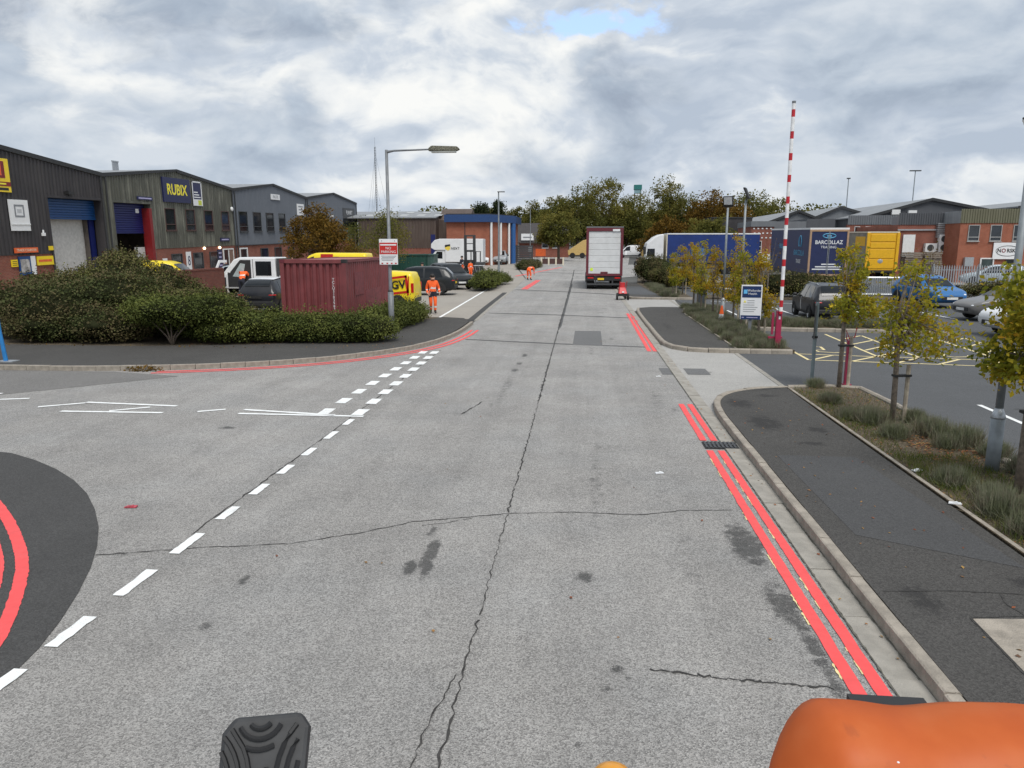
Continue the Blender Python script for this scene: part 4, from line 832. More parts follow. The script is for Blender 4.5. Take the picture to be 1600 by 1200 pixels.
# shrubs on the left corner
def shrub(label, lumps, m, n, ls, loc, stems=0, name='shrub', cat='shrub', group=None, zs=1.):
    t = thing(name, label, cat, loc, 0, 0, group); mb = MB(); pts = []
    r_ = random.Random(int(loc[0]*31+loc[1]*17)); lumps = [(l[0], l[1], l[2]*zs, l[3], l[4], l[5]*zs) for l in lumps]
    for l in list(lumps):
        for _ in range(5 if len(lumps) < 12 else 1):
            a, b_ = r_.uniform(0, 2*PI), r_.uniform(-.3, .55); q = r_.uniform(.28, .45); lumps.append((l[0]+l[3]*.8*math.cos(a)*math.cos(b_), l[1]+l[4]*.8*math.sin(a)*math.cos(b_), l[2]+l[5]*.8*math.sin(b_), l[3]*q, l[4]*q, l[5]*q))
    n = int(n*2.3); ls *= .92
    vol = sum(l[3]*l[4]+l[4]*l[5]+l[3]*l[5] for l in lumps)
    for l in lumps:
        k = int(n*(l[3]*l[4]+l[4]*l[5]+l[3]*l[5])/vol); base = lump(l[:3], l[3:], max(6, k//6), .84)
        P = np.repeat(base, 6, 0) + nr.normal(size=(len(base)*6, 3))*np.array([.07, .07, .055])*(1+ls*4)
        if l[5] > .4:
            hd_ = nr.normal(size=(26, 3)); hd_[:, 2] = np.abs(hd_[:, 2])+.7; hd_ /= np.linalg.norm(hd_, axis=1, keepdims=True); b0 = np.array(l[:3])+hd_*np.array(l[3:])*.95
            P = np.concatenate([P] + [b0 + (hd_*np.array([.5, .5, 1]))*(.035*q*nr.uniform(.4, 1.5, (26, 1))) + nr.normal(0, .018, (26, 3)) for q in range(9)])
        keep = P[:, 2] > .06
        for l2 in lumps:
            if l2 is not l: keep &= (((P-np.array(l2[:3]))/np.array(l2[3:]))**2).sum(1) > .62
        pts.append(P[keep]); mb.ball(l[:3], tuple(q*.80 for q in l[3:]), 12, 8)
    leaves('foliage', np.concatenate(pts).astype(np.float32), ls, m, t, .25)
    mb.v = [(x+rng.uniform(-.06, .06), y+rng.uniform(-.06, .06), max(z, .12)) for x, y, z in mb.v]
    mb.build('shade_core', M_core, t, smooth=True)  # added dark filler behind the leaves, blocks the view through and paints inner shade
    if stems:
        s = MB()
        for i in range(stems):
            a = -1.2 + 2.4*i/(stems-1); s.tube([(0, .05, -.1), (a*.12, .0, .25), (a*.4+.06*(i % 2), .0, .6), (a*.75, .1*(i % 3), 1.0)], [.032, .026, .018, .009], 6)
        s.build('stem', M_bark, t, smooth=True)
    return t
shrub('large dark shrub at the left edge of the photo beside the blue post', [(0, 0, 1.0, 2.0, 1.6, 1.15), (1.2, 1.2, 1.35, 1.7, 1.6, 1.1), (-1.5, .5, 1.1, 1.6, 1.5, 1.1)], L_shrubd, 15000, .095, (-17.0, 22.7, .09), zs=0.86)
shrub('tallest shrub of the corner mass, its top in front of the blue shutter', [(0, 0, 1.55, 2.1, 1.7, 1.45), (-1.9, -.4, 1.2, 1.8, 1.5, 1.2), (1.4, .3, 1.4, 1.5, 1.4, 1.05), (-.2, .5, 2.65, .85, .8, .55)], L_shrub, 16000, .095, (-18.0, 27.6, .0), zs=0.90)
shrub('mounded olive shrub in the middle of the corner mass', [(0, 0, .9, 1.7, 1.2, 1.0), (1.2, .9, .95, 1.3, 1.2, .85), (-1.3, .8, 1.25, 1.4, 1.3, 1.1)], L_shrub, 13000, .09, (-14.3, 23.6, .09), zs=0.84)
shrub('light green shrub with bare forked stems showing beneath it', [(.1, .35, 1.22, 1.55, 1.0, .52), (1.0, .6, 1.25, .9, .8, .6), (-.9, .5, 1.2, .9, .8, .55), (0, 1.3, .8, 1.4, .5, .7)], L_hedge, 10500, .08, (-12.5, 21.35, .09), 5, zs=0.82)
shrub('rounded bright green shrub beside the forked-stem shrub', [(0, 0, .45, 1.3, .9, .5), (.8, .6, .42, 1.1, .8, .46), (-.8, .5, .5, .9, .9, .6)], L_hedge, 9500, .08, (-11.0, 22.2, .09))
shrub('dark shrub sloping down in front of the brick wall', [(0, 0, .5, 1.5, 1.3, .55), (-1.9, 0, .9, 1.3, 1.3, .95), (1.4, -.8, .4, 1.1, 1.1, .45)], L_shrubd, 12000, .09, (-14.4, 27.6, .09), zs=0.78)
shrub('low dark shrub under the big shrubs at the pavement edge', [(0, 0, .5, 1.6, .7, .55), (-1.8, 0, .45, 1.3, .7, .5)], L_shrubd, 6000, .08, (-15.0, 21.75, .09))
t = shrub('clipped low hedge running along the pavement in front of the red container', [(-9.9+k*.42, 22.5+(.0 if k < 3 else .012*(k-3)**2*.9), .42, .75, .75, .43+.04*math.sin(k*2.1)) for k in range(9)] + [(-7.0+.10*k, 25.6+k*.8, .42, .62, .7, .46) for k in range(-1, 4)], L_hedge, 24000, .07, (0, 0, .09), name='hedge', cat='hedge')
for i, (x, y) in enumerate(((-6.75, 28.9), (-6.75, 29.6), (-7.5, 29.5))):
    shrub('grassy tuft at the end of the low hedge, ' + ('nearest the lamp column', 'nearest the yard entrance', 'beside the yellow van')[i], [(0, 0, .35, .55, .5, .4)], L_grass, 900, .10, (x, y, .09), name='grass_tuft', cat='plant')
# bushes further up the road
for i, (x, y, lm, m, lab) in enumerate([
  (-6.9, 51.5, [(0, 0, .45, .9, 2.1, .5), (.0, 2.8, .6, 1.0, 2.2, .6), (-.3, 5.4, .5, 1.2, 2.1, .55), (.1, 8, .4, 1., 2.1, .45)], L_hedge, 'low bush bed beside the dark cars, in front of the forklift'),
  (-6.6, 88, [(0, 0, .6, 1.1, 3, .7), (.5, 4, .6, 1.1, 3, .7)], L_shrubd, 'low evergreen bushes right of the parked silver car'),
  (5.4, 61.5, [(0, 0, 1.1, 1.1, 1.3, 1.1), (.9, 1.5, 1.1, 1.2, 1.5, 1.1), (.6, -1.8, .9, 1., 1.2, .9)], L_shrubd, 'clipped dark green bush at the kerb beside the white lorry cab'),
  (6.2, 56.5, [(0, 0, .7, 1., 1.4, .75), (.8, -1.5, .6, 1.1, 1.3, .6)], L_shrub, 'brownish green bush next to the clipped dark bush'),
  (11.5, 45.2, [(0, 0, .75, 3.4, .8, .75), (2.6, -.2, .65, 2.6, .7, .6)], L_shrub, 'low bushes under the navy trailer at the back of the car park'),
  (24, 44.4, [(0, 0, .5, 3, .7, .5), (4.4, -.3, .6, 2.6, .7, .65)], L_shrub, 'low bushes behind the blue car along the steel fence')]):
    shrub(lab, lm, m, 5500, .11, (x, y, .06), name='bush', cat='bush')

# young trees with stakes
M_tie = mat('rubber_tree_tie', (.015, .015, .015), .7)
def young(label, loc, H, rad, c0, m, n, ls, lean=0., stake=1, seed=0, thick=.05, stake_h=1.0):
    t = tree('young_tree', label, loc, H, [(lean*.6, 0, (H+c0)/2+.15, rad*.62, rad*.62, (H-c0)/2-.1), (lean*.6+rad*.2, -.1, c0+.4, rad, rad*.9, .42)], m, n, ls, thick, 'young staked trees along the car park beds', 26, 44, M_barky, spread=.20, seed=seed)
    if stake:
        st = MB().tube([(.20, .05, -.1), (.20, .05, stake_h)], .035, 6).build('stake', M_stake, t); MB().prism([(-thick-.015, -thick-.015, stake_h*.8), (.245, .0, stake_h*.8), (.245, .09, stake_h*.8), (-thick-.015, thick+.015, stake_h*.8)], (0, 0, .035)).build('tie', M_tie, t)
    return t
young('young tree with thick amber and green crown at the right edge, nearest of all', (5.42, 9.25, .09), 2.9, .90, 1.32, L_young, 9500, .078, .12, 1, 3, .062, 1.25)
young('yellow-green young tree between the thick-crowned tree and the crimson post', (5.38, 12.95, .09), 3.0, .64, 1.05, L_young, 2400, .078, .14, 1, 5, .052, 1.0)
young('young tree with crown in front of the navy trailer rear, beside the pink post', (5.55, 16.2, .09), 3.15, .50, 1.35, L_young, 2500, .078, .1, 1, 8, .052, 1.1)
YT = [(5.9, 25.2, L_yo, 'amber young tree just left of the striped barrier pole'), (5.8, 27.6, L_young, 'young tree just behind the navy car park sign'), (5.95, 29.8, L_yo, 'young amber tree right of the traffic cone'), (5.5, 31.8, L_yo, 'tall amber young tree behind the traffic cone'),
      (5.38, 34.2, L_young, 'young tree beside the ticket machine'), (5.34, 36.3, L_yo, 'amber young tree behind the ticket machine'), (5.33, 44.5, L_young, 'young green-yellow tree at the far bed, on its near end'), (6.2, 46.8, L_yo, 'young tree in the far bed in front of the blue trailer'), (7.6, 51.5, L_young, 'farthest young tree, in front of the blue trailer front')]
for i, (x, y, m, lab) in enumerate(YT): young(lab, (x, y, .09), 2.95+.25*(i % 3), .42+.06*(i % 2), .7+.25*(i % 2), m, 1900, .085, 0, 1, i+20)
for i, (x, y, lab) in enumerate(((6.9, 28.6, 'bare thin young tree in the car park strip behind the grey post'), (12.6, 28.4, 'bare leaning young tree left of the blue car'), (18.3, 29.2, 'bare young tree in front of the grey car'))):
    tree('bare_young_tree', lab, (x, y, .09), 3.4, [(0, 0, 2.5, .6, .6, .9)], L_rust, 50, .08, .03, 'young bare trees', 16, 26, M_barky, spread=.2, seed=i+40)

# lavender
def bladed(n, h, sp, m, name, wdt=.006):
    a = nr.uniform(0, 2*PI, n); tl = np.abs(nr.normal(0, .62, n)).clip(0, 1.35); L = h*nr.uniform(.55, 1.1, n)
    b = np.stack([nr.normal(0, sp*.35, n), nr.normal(0, sp*.35, n), np.full(n, -.01)], 1)
    d = np.stack([np.cos(a)*np.sin(tl), np.sin(a)*np.sin(tl), np.cos(tl)], 1)
    tip = b + d*L[:, None] + np.stack([np.zeros(n), np.zeros(n), -.1*tl*L], 1); C = (b+tip)/2; U = (tip-b)/2
    W = np.cross(U, randdir(n)); W /= np.linalg.norm(W, axis=1, keepdims=True)
    return quads_mesh(name, C.astype(np.float32), U.astype(np.float32), (W*wdt).astype(np.float32), m)
LAV = [bladed(2100, h, s, L_lav, 'lavender_bush') for h, s in ((.30, .26), (.34, .30), (.28, .30))]
def lav(x, y, s, label, grp, i):
    o = bpy.data.objects.new('lavender_bush', LAV[i % 3]); col.objects.link(o); o.location = (x, y, .085); o.rotation_euler = (0, 0, rng.uniform(0, 6)); o.scale = (s*.95, s*.95, s*rng.uniform(.85, 1.15))
    tag(o, label, 'lavender', grp)
ORD = 'first second third fourth fifth sixth seventh eighth ninth tenth eleventh twelfth thirteenth fourteenth fifteenth sixteenth seventeenth eighteenth nineteenth twentieth twenty-first twenty-second twenty-third twenty-fourth'.split()
for i, (x, y, s) in enumerate(sorted([(5.05, 16.15, .75), (4.85, 14.55, .8), (4.75, 13.2, .95), (5.0, 12.85, 1.0), (5.0, 11.9, 1.0), (5.75, 13.0, .85), (5.65, 12.1, 1.15), (5.85, 11.5, 1.05), (5.55, 11.35, .8), (6.0, 10.9, .9), (5.95, 10.1, .8), (4.75, 9.5, .9), (4.95, 8.9, 1.0), (4.75, 8.4, 1.0), (5.15, 8.2, 1.1), (4.8, 7.8, 1.0), (5.3, 7.6, 1.1), (4.95, 7.2, 1.1), (5.75, 8.3, 1.), (5.5, 7.0, 1.1), (5.0, 6.5, 1.), (5.8, 7.7, 1.)], key=lambda q: -q[1])):
    lav(x, y, s, ORD[i] + ' lavender bush from the grey post along the near bed', 'lavender in the near bed', i)
for i in range(54):
    y = 22.4 + (i//3)*.8; x = 4.8 + (i % 3)*.5 + rng.uniform(-.12, .12) + (.25 if y > 34 else 0)
    lav(x, y+rng.uniform(-.2, .2), rng.uniform(.9, 1.25), 'brownish lavender bush in the bed between far pavement and car park', 'lavender in the far bed', i)
for i in range(46):
    x = 6.8+i*.14 if i < 44 else 12; lav(x, 28.95-.09*(x-6.8)+rng.uniform(-.5, .5), rng.uniform(.9, 1.2), 'lavender bush in the strip between hatched bays and parked cars', 'lavender in the car park strip', i)
for i in range(36):
    x = 17.8+i*.35; lav(x, 29.0-.1*(x-17.8)+rng.uniform(-.6, .6), rng.uniform(.9, 1.2), 'lavender bush in the strip right of the white car', 'lavender in the right-hand strip', i)
for i in range(22):
    lav(5.4+rng.uniform(-.6, .6), 44.2+i*.62, rng.uniform(1., 1.3), 'lavender bush in the third bed towards the white lorry', 'lavender in the third bed', i)
# grass and fallen leaves in the beds
def scatter(n, x0, x1, y0, y1, z): return np.stack([nr.uniform(x0, x1, n), nr.uniform(y0, y1, n), np.full(n, z)], 1)
P = np.concatenate([scatter(1500, 4.44, 4.85, 6, 15.5, .085), scatter(1800, 4.5, 5.6, 9.2, 10.8, .085), scatter(900, 4.45, 5.9, 12, 16, .085), scatter(600, 4.45, 5.2, 7.5, 10., .085), scatter(700, 4.6, 5.0, 22.2, 27, .085)])
n = len(P); up = np.stack([nr.normal(0, .4, n), nr.normal(0, .4, n), np.ones(n)], 1)*nr.uniform(.025, .07, (n, 1)); W = np.cross(up, randdir(n)); W /= np.linalg.norm(W, axis=1, keepdims=True)
o = link('verge_grass', quads_mesh('verge_grass', (P+up*.8).astype(np.float32), up.astype(np.float32), (W*.006).astype(np.float32), L_grass)); o['kind'] = 'stuff'
P = np.concatenate([scatter(700, 5.0, 5.9, 10.6, 12.0, .10), scatter(900, 4.45, 5.9, 6.5, 16, .10), scatter(200, 4.6, 6.0, 22, 36, .10), scatter(90, 2.7, 4.3, 4, 15, .118), scatter(60, 2.3, 2.5, 4, 30, .02), scatter(50, -4, 2, 5, 30, .012), scatter(160, -13, -5, 20.6, 22.4, .12), scatter(120, 6.3, 12.5, 27.6, 29, .1)])
N = len(P); o = leaves('fallen_leaves', P.astype(np.float32), .042, L_litter, None, 2.5); o['kind'] = 'stuff'
P = np.concatenate([lump((-10.9, 17.25, .03), (.55, .18, .12), 260, .2), scatter(200, -60, -9, 20.7, 20.95, .12)]); o = leaves('gutter_weeds', P.astype(np.float32), .07, L_rust, None, .2); o['kind'] = 'stuff'
# ------------------------------------------------------------------ vehicles
def lerpst(st, x):
    xs = [s[0] for s in st]
    i = max(0, min(len(st)-2, int(np.searchsorted(xs, x))-1)); a, b = st[i], st[i+1]
    f = max(0., min(1., (x-a[0])/(b[0]-a[0]))); 
    return [a[k]+(b[k]-a[k])*f for k in range(7)]
def ringpt(s, k):
    """k 0..9 along the half section, from under the floor to the roof centre"""
    x, zb, zs, zt, wb, ws, wt = s
    P = [(0, zb), (wb*.9, zb), (wb, zb+.07), (ws*1.0, zb+.42*(zs-zb)), (ws*1.005, zb+.72*(zs-zb)), (ws*.985, zs), (ws*.985+(wt-ws*.985)*.5, zs+(zt-zs)*.5), (wt, zs+(zt-zs)*.92), (wt*.86, zt-.008), (0, zt+.012)]
    i = min(8, int(k)); f = k-i; a, b = P[i], P[i+1]
    return Vector((x, a[0]+(b[0]-a[0])*f, a[1]+(b[1]-a[1])*f))
# stations: x, floor, shoulder, roof, half widths bottom / shoulder / roof. Front is +x.
def prof(kind):
    if kind == 'suv': return [(-2.3, .45, .80, .83, .70, .78, .70), (-2.24, .32, .98, 1.05, .82, .86, .74), (-2.05, .27, 1.04, 1.30, .86, .91, .70), (-1.72, .25, 1.03, 1.60, .88, .93, .66), (-1.0, .24, 1.0, 1.68, .89, .94, .66), (.1, .24, .98, 1.67, .89, .94, .66), (.55, .24, .97, 1.60, .89, .94, .66), (1.02, .24, .99, 1.26, .89, .93, .70), (1.35, .24, .99, 1.02, .89, .92, .74), (2.0, .26, .92, .95, .86, .89, .70), (2.24, .32, .82, .86, .80, .82, .66), (2.34, .42, .68, .71, .68, .72, .6)]
    if kind == 'hatch': return [(-2.0, .42, .78, .82, .66, .72, .62), (-1.94, .3, .93, 1.02, .76, .82, .68), (-1.75, .24, .97, 1.28, .80, .86, .62), (-1.45, .22, .96, 1.45, .82, .88, .58), (-.6, .22, .93, 1.50, .83, .89, .58), (.1, .22, .90, 1.47, .83, .89, .58), (.5, .22, .89, 1.32, .83, .89, .6), (1.1, .22, .89, .97, .83, .87, .7), (1.3, .22, .88, .92, .82, .86, .7), (1.75, .24, .78, .82, .78, .82, .64), (1.98, .32, .66, .7, .70, .74, .58), (2.06, .4, .56, .6, .6, .64, .52)]
    if kind == 'sedan': return [(-2.35, .42, .80, .84, .66, .74, .62), (-2.28, .3, .95, .99, .78, .84, .70), (-1.75, .22, .98, 1.04, .82, .89, .70), (-1.2, .22, .96, 1.33, .84, .90, .60), (-.7, .21, .93, 1.43, .85, .91, .57), (.1, .21, .90, 1.44, .85, .91, .57), (.5, .21, .89, 1.34, .85, .91, .6), (1.15, .21, .88, .95, .85, .89, .72), (1.9, .24, .79, .83, .80, .85, .66), (2.2, .3, .68, .72, .72, .77, .6), (2.3, .4, .58, .62, .6, .66, .54)]
    if kind == 'van': return [(-2.25, .42, .95, 1.0, .76, .82, .70), (-2.2, .32, 1.0, 1.66, .86, .90, .74), (-2.1, .27, 1.02, 1.80, .88, .92, .76), (-1.0, .25, 1.02, 1.86, .89, .93, .77), (.3, .25, 1.02, 1.84, .89, .93, .77), (.75, .25, 1.02, 1.70, .89, .93, .76), (1.35, .25, 1.03, 1.15, .89, .91, .76), (1.6, .25, .99, 1.04, .88, .9, .72), (2.05, .28, .84, .88, .82, .84, .66), (2.2, .4, .68, .72, .7, .74, .6)]
    if kind == 'bigvan': return [(-2.9, .45, 1.1, 1.5, .9, .94, .8), (-2.85, .35, 1.2, 2.45, .96, .99, .82), (-2.75, .3, 1.25, 2.58, .97, 1.0, .84), (.6, .3, 1.25, 2.6, .97, 1.0, .84), (1.1, .3, 1.25, 2.42, .97, 1.0, .84), (1.95, .3, 1.25, 1.4, .96, .98, .86), (2.25, .3, 1.15, 1.2, .95, .96, .8), (2.6, .32, .95, 1.0, .9, .9, .74), (2.75, .42, .75, .8, .76, .8, .66)]
def wheel(parent, x, y, r, w=.22, alloy=M_alloy, spokes=5):
    s = 1 if y > 0 else -1; t = MB(); n = 20; pr = [(r*.62, -w/2), (r*.93, -w/2), (r, -w*.3), (r, w*.3), (r*.93, w/2), (r*.62, w/2)]
    vs, fs = [], []
    for i in range(n):
        a = 2*PI*i/n
        for (rr, yy) in pr: vs.append((rr*math.cos(a), yy, rr*math.sin(a)))
    m = len(pr)
    for i in range(n):
        for k in range(m): fs.append((i*m+k, i*m+(k+1) % m, ((i+1) % n)*m+(k+1) % m, ((i+1) % n)*m+k))
    t.add(vs, fs); wh = t.build('wheel', M_tyre, parent, smooth=False, loc=(x, y, r))
    q = MB(); yo = s*(w/2-.03)
    q.tube([(0, yo-s*.02, 0), (0, yo, 0)], [r*.16, r*.14], 8)
    for i in range(spokes):
        a = 2*PI*i/spokes+.3; c, d = math.cos(a), math.sin(a); tx, tz = -d, c
        q.prism([(c*r*.1+tx*.035, yo-s*.015, d*r*.1+tz*.035), (c*r*.1-tx*.035, yo-s*.015, d*r*.1-tz*.035), (c*r*.62-tx*.03, yo-s*.005, d*r*.62-tz*.03), (c*r*.62+tx*.03, yo-s*.005, d*r*.62+tz*.03)], (0, -s*.03, 0))
    for i in range(20):
        a, b = 2*PI*i/20, 2*PI*(i+1)/20
        q.poly([(r*.64*math.cos(a), yo+s*.012, r*.64*math.sin(a)), (r*.64*math.cos(b), yo+s*.012, r*.64*math.sin(b)), (r*.55*math.cos(b), yo-s*.02, r*.55*math.sin(b)), (r*.55*math.cos(a), yo-s*.02, r*.55*math.sin(a))])
    q.build('rim', alloy, wh); MB().tube([(0, yo-s*.10, 0), (0, yo-s*.06, 0)], r*.6, 16).build('brake_disc', M_dark, wh)
    return wh
def car(name, label, cat, kind, pm, loc, rz, wr=.34, scale=1., roofm=None, plate=M_plate, trim=M_black, front=True, group=None, rails=False):
    st = prof(kind); t = thing(name, label, cat, loc, R(rz), 0, group); t.scale = (scale,)*3
    xs = sorted(set([s[0] for s in st] + list(np.arange(st[0][0], st[-1][0], .12))))
    # soften the profile
    S = []
    for x in xs:
        acc = np.zeros(7); ws = 0
        for d, w_ in ((-.09, .22), (0, .56), (.09, .22)):
            acc += w_*np.array(lerpst(st, max(st[0][0], min(st[-1][0], x+d)))); ws += w_
        acc /= ws; acc[0] = x; S.append(list(acc))
    Sx = lambda x: lerpst(S, x)
    ks = [0, 1, 1.6, 2, 2.5, 3, 3.5, 4, 4.5, 5, 5.5, 6, 6.5, 7, 7.4, 7.8, 8, 8.5, 9]
    mb = MB(); full = []
    for s in S:
        r = [ringpt(s, k) for k in ks]; full.append(r + [Vector((p.x, -p.y, p.z)) for p in r[-2:0:-1]])
    n = len(full[0]); vs = [p for r in full for p in r]; fs = []
    for i in range(len(full)-1):
        for k in range(n): fs.append((i*n+k, i*n+(k+1) % n, (i+1)*n+(k+1) % n, (i+1)*n+k))
    fs += [tuple(range(n)), tuple((len(full)-1)*n+k for k in range(n))[::-1]]
    mb.add(vs, fs); body = mb.build('body', pm, t, smooth=True)
    def patch(nm, x0, x1, k0, k1, m, off=.008, skew0=0., skew1=0., side=1, nx=6, par=body):
        p = MB(); g = []
        for j in range(4):
            f = j/3; k = k0+(k1-k0)*f; row = []
            for i in range(nx+1):
                u = i/nx; x = (x0+skew0*f)*(1-u)+(x1+skew1*f)*u; q = ringpt(Sx(x), k); row.append(Vector((q.x, side*(q.y+off), q.z+(off if k > 7 else 0))))
            g += row
        p.add(g, [(j*(nx+1)+i, j*(nx+1)+i+1, (j+1)*(nx+1)+i+1, (j+1)*(nx+1)+i) for j in range(3) for i in range(nx)])
        return p.build(nm, m, par, smooth=True)
    def topglass(nm, x0, x1, m, fr=.88, off=.01):
        p = MB(); g = []; nx, ny = 6, 6
        for i in range(nx+1):
            s = Sx(x0+(x1-x0)*i/nx); ww = s[6]*fr
            for j in range(ny+1):
                v = -1+2*j/ny; g.append((s[0]+(off if x1 > 0 else -off), ww*v, s[3]+off+.012*(1-v*v)-.0*abs(v)))
        p.add(g, [(i*(ny+1)+j, i*(ny+1)+j+1, (i+1)*(ny+1)+j+1, (i+1)*(ny+1)+j) for i in range(nx) for j in range(ny)])
        return p.build(nm, m, body, smooth=True)
    if kind == 'suv': W = dict(a=-1.62, b=-.55, c=-.45, d=.95, ws=(1.33, .52), rw=(-1.72, -2.14), wx=(-1.38, 1.42))
    if kind == 'hatch': W = dict(a=-1.35, b=-.5, c=-.4, d=.85, ws=(1.12, .42), rw=(-1.42, -1.82), wx=(-1.25, 1.25))
    if kind == 'sedan': W = dict(a=-1.3, b=-.5, c=-.4, d=.95, ws=(1.12, .45), rw=(-.95, -1.7), wx=(-1.4, 1.38))
    if kind == 'van': W = dict(a=None, b=0, c=.15, d=1.15, ws=(1.36, .72), rw=None, wx=(-1.45, 1.45))
    if kind == 'bigvan': W = dict(a=None, b=0, c=.7, d=1.65, ws=(1.95, 1.08), rw=None, wx=(-1.75, 1.85))
    for s in (1, -1):
        if W['a'] is not None: patch('rear_side_window', W['a'], W['b'], 5.12, 6.85, M_carglass, skew0=.22, side=s)
        patch('front_side_window', W['c'], W['d'], 5.12, 6.85, M_carglass, skew1=-.42, side=s)
        patch('sill_trim', st[0][0]+.3, st[-1][0]-.3, 1.7, 2.35, trim, .006, side=s, nx=20)
        for x in W['wx']:
            a = MB(); r = wr*1.16; yb = ringpt(Sx(x), 3.2).y
            a.add([(x, s*(yb+.004), wr)] + [(x+r*math.cos(q), s*(yb+.004), wr+r*math.sin(q)) for q in np.linspace(-.25, PI+.25, 18)], [(0, i, i+1) for i in range(1, 18)]); a.build('wheel_arch', M_black, body)
            wheel(t, x, s*(yb-.085), wr)
        mx = W['d']-.12; yb = ringpt(Sx(mx), 5).y; MB().ball((mx, s*(yb+.13), Sx(mx)[2]+.10), (.09, .11, .075), 8, 6).cyl((mx, s*(yb-.03), Sx(mx)[2]+.03), (mx, s*(yb+.1), Sx(mx)[2]+.06), .025, n=6).build('door_mirror', trim, body, smooth=True)
        hx = st[-1][0]-.16; q = ringpt(Sx(hx), 4.6); MB().ball((hx-.08, s*(q.y-.16), q.z-.02), (.22, .18, .075), 10, 7).build('headlight', M_headl, body, smooth=True)
        rx = st[0][0]+.07; q = ringpt(Sx(rx), 4.7); 
        if kind in ('van', 'bigvan'): MB().box(rx-.07, rx+.05, s*(q.y-.02)-.05, s*(q.y-.02)+.05, q.z-.1, q.z+.35).build('tail_light', M_redl, body)
        else: MB().ball((rx+.05, s*(q.y-.17), q.z-.03), (.14, .22, .06), 10, 7).build('tail_light', M_redl, body, smooth=True)
        for dx in ((W['b']-.1 if W['a'] else .1), W['d']-.35 if W['a'] else .95):
            q = ringpt(Sx(dx), 4.75); MB().box(dx-.10, dx+.10, s*(q.y+.012)-.012, s*(q.y+.012)+.012, q.z-.01, q.z+.02).build('door_handle', trim if kind != 'sedan' else M_chrome, body)
        if rails: MB().tube([(-1.5, s*.6, Sx(-1.5)[3]+.0), (-1.3, s*.6, Sx(-1.3)[3]+.05), (.2, s*.6, Sx(.2)[3]+.05), (.35, s*.6, Sx(.35)[3]-.0)], .016, 6).build('roof_rail', M_chrome, body)
    topglass('windscreen', W['ws'][0]-.06, W['ws'][1]+.04, M_carglass)
    if W['rw']: topglass('rear_window', W['rw'][0], W['rw'][1], M_carglass, .84)
    if roofm:
        x0, x1 = W['rw'][0]+.03, W['ws'][1]; p = topglass('roof_panel', x0, x1, roofm, .98, .012)
    xf, xr = st[-1][0], st[0][0]
    MB().box(xf-.05, xf+.025, -.5, .5, .40, .56).build('grille', M_black, body, bevel=.02); MB().box(xf+.0, xf+.035, -.26, .26, .42, .53).build('number_plate', M_platew, body)
    MB().box(xr-.03, xr+.06, -.26, .26, .68, .79).build('number_plate', plate, body); MB().box(xr-.03, xr+.25, -.74, .74, .36, .56).build('rear_bumper', trim, body, bevel=.03)
    return t, body
P_black = paint('black_paint', (.012, .013, .017)); P_grey = paint('dark_grey_paint', (.045, .05, .055)); P_char = paint('charcoal_paint', (.012, .015, .018)); P_blue = paint('blue_paint', (.02, .13, .34)); P_bronze = paint('grey_bronze_paint', (.15, .145, .14)); P_white = paint('white_car_paint', (.72, .73, .74)); P_silver = paint('silver_paint', (.32, .34, .36)); P_yel = paint('van_yellow_paint', (.80, .62, .02), dirt=.05); P_light = paint('pale_blue_silver_paint', (.45, .52, .56))
car('parked_car', 'black SUV parked rear-on behind the lavender strip, below the navy trailer', 'car', 'suv', P_black, (10.35, 33.2, 0), 88, .36, .9, rails=True)
car('parked_car', 'bright blue hatchback parked beside the steel fence', 'car', 'hatch', P_blue, (18.0, 40.6, 0), -84, .33, 1.05)
car('parked_car', 'grey-bronze saloon facing left on the far right of the car park', 'car', 'sedan', P_bronze, (18.15, 32.9, 0), 186, .33)
car('parked_car', 'white car half hidden behind the nearest young tree, only its front wheel clear', 'car', 'suv', P_white, (16.3, 26.8, 0), 184, .35)
car('parked_car', 'charcoal SUV parked facing left behind the walking worker', 'car', 'suv', P_char, (-10.45, 46.6, 0), 183, .37, 1.06)
car('parked_car', 'dark car with bright chrome nose facing the camera beside the charcoal SUV', 'car', 'suv', P_char, (-9.75, 53.8, 0), -58, .36, 1.08)
car('parked_car', 'silver car facing the camera at the kerb beyond the slim lamp column', 'car', 'suv', P_silver, (-11.2, 101, gz(101)), -88, .36, 1.1)
car('parked_car', 'white and dark car half hidden between box van and silver car', 'car', 'suv', P_white, (-14.2, 99, gz(99)), -60, .36, 1.05)
car('parked_car', 'black hatchback with white roof seen from behind at the left of the red container', 'car', 'hatch', P_black, (-14.75, 34.3, 0), 92, .34, 1.06, roofm=P_white, plate=M_black)  # rear plate coloured black for the shade and hedge over it
car('parked_car', 'pale silver car half hidden behind the white pickup', 'car', 'suv', P_light, (-24.2, 51.5, 0), -30, .36)
car('parked_car', 'white car roof showing above the far end of the red container', 'car', 'suv', P_white, (-18.9, 57.5, 0), 180, .36)
car('parked_car', 'dark grey car half hidden between red container and charcoal SUV', 'car', 'hatch', P_silver, (-14.3, 47.5, 0), 60, .33)
car('parked_car', 'pale pink-white car behind the steel palisade fence in front of the brick link', 'car', 'hatch', P_light, (31.3, 60, 0), 160, .33, 1.1)
t, b = car('parked_van', 'white van parked at the end of the road, right of the lorry', 'van', 'van', P_white, (8.1, 126, gz(126)), 170, .33, 1.1)
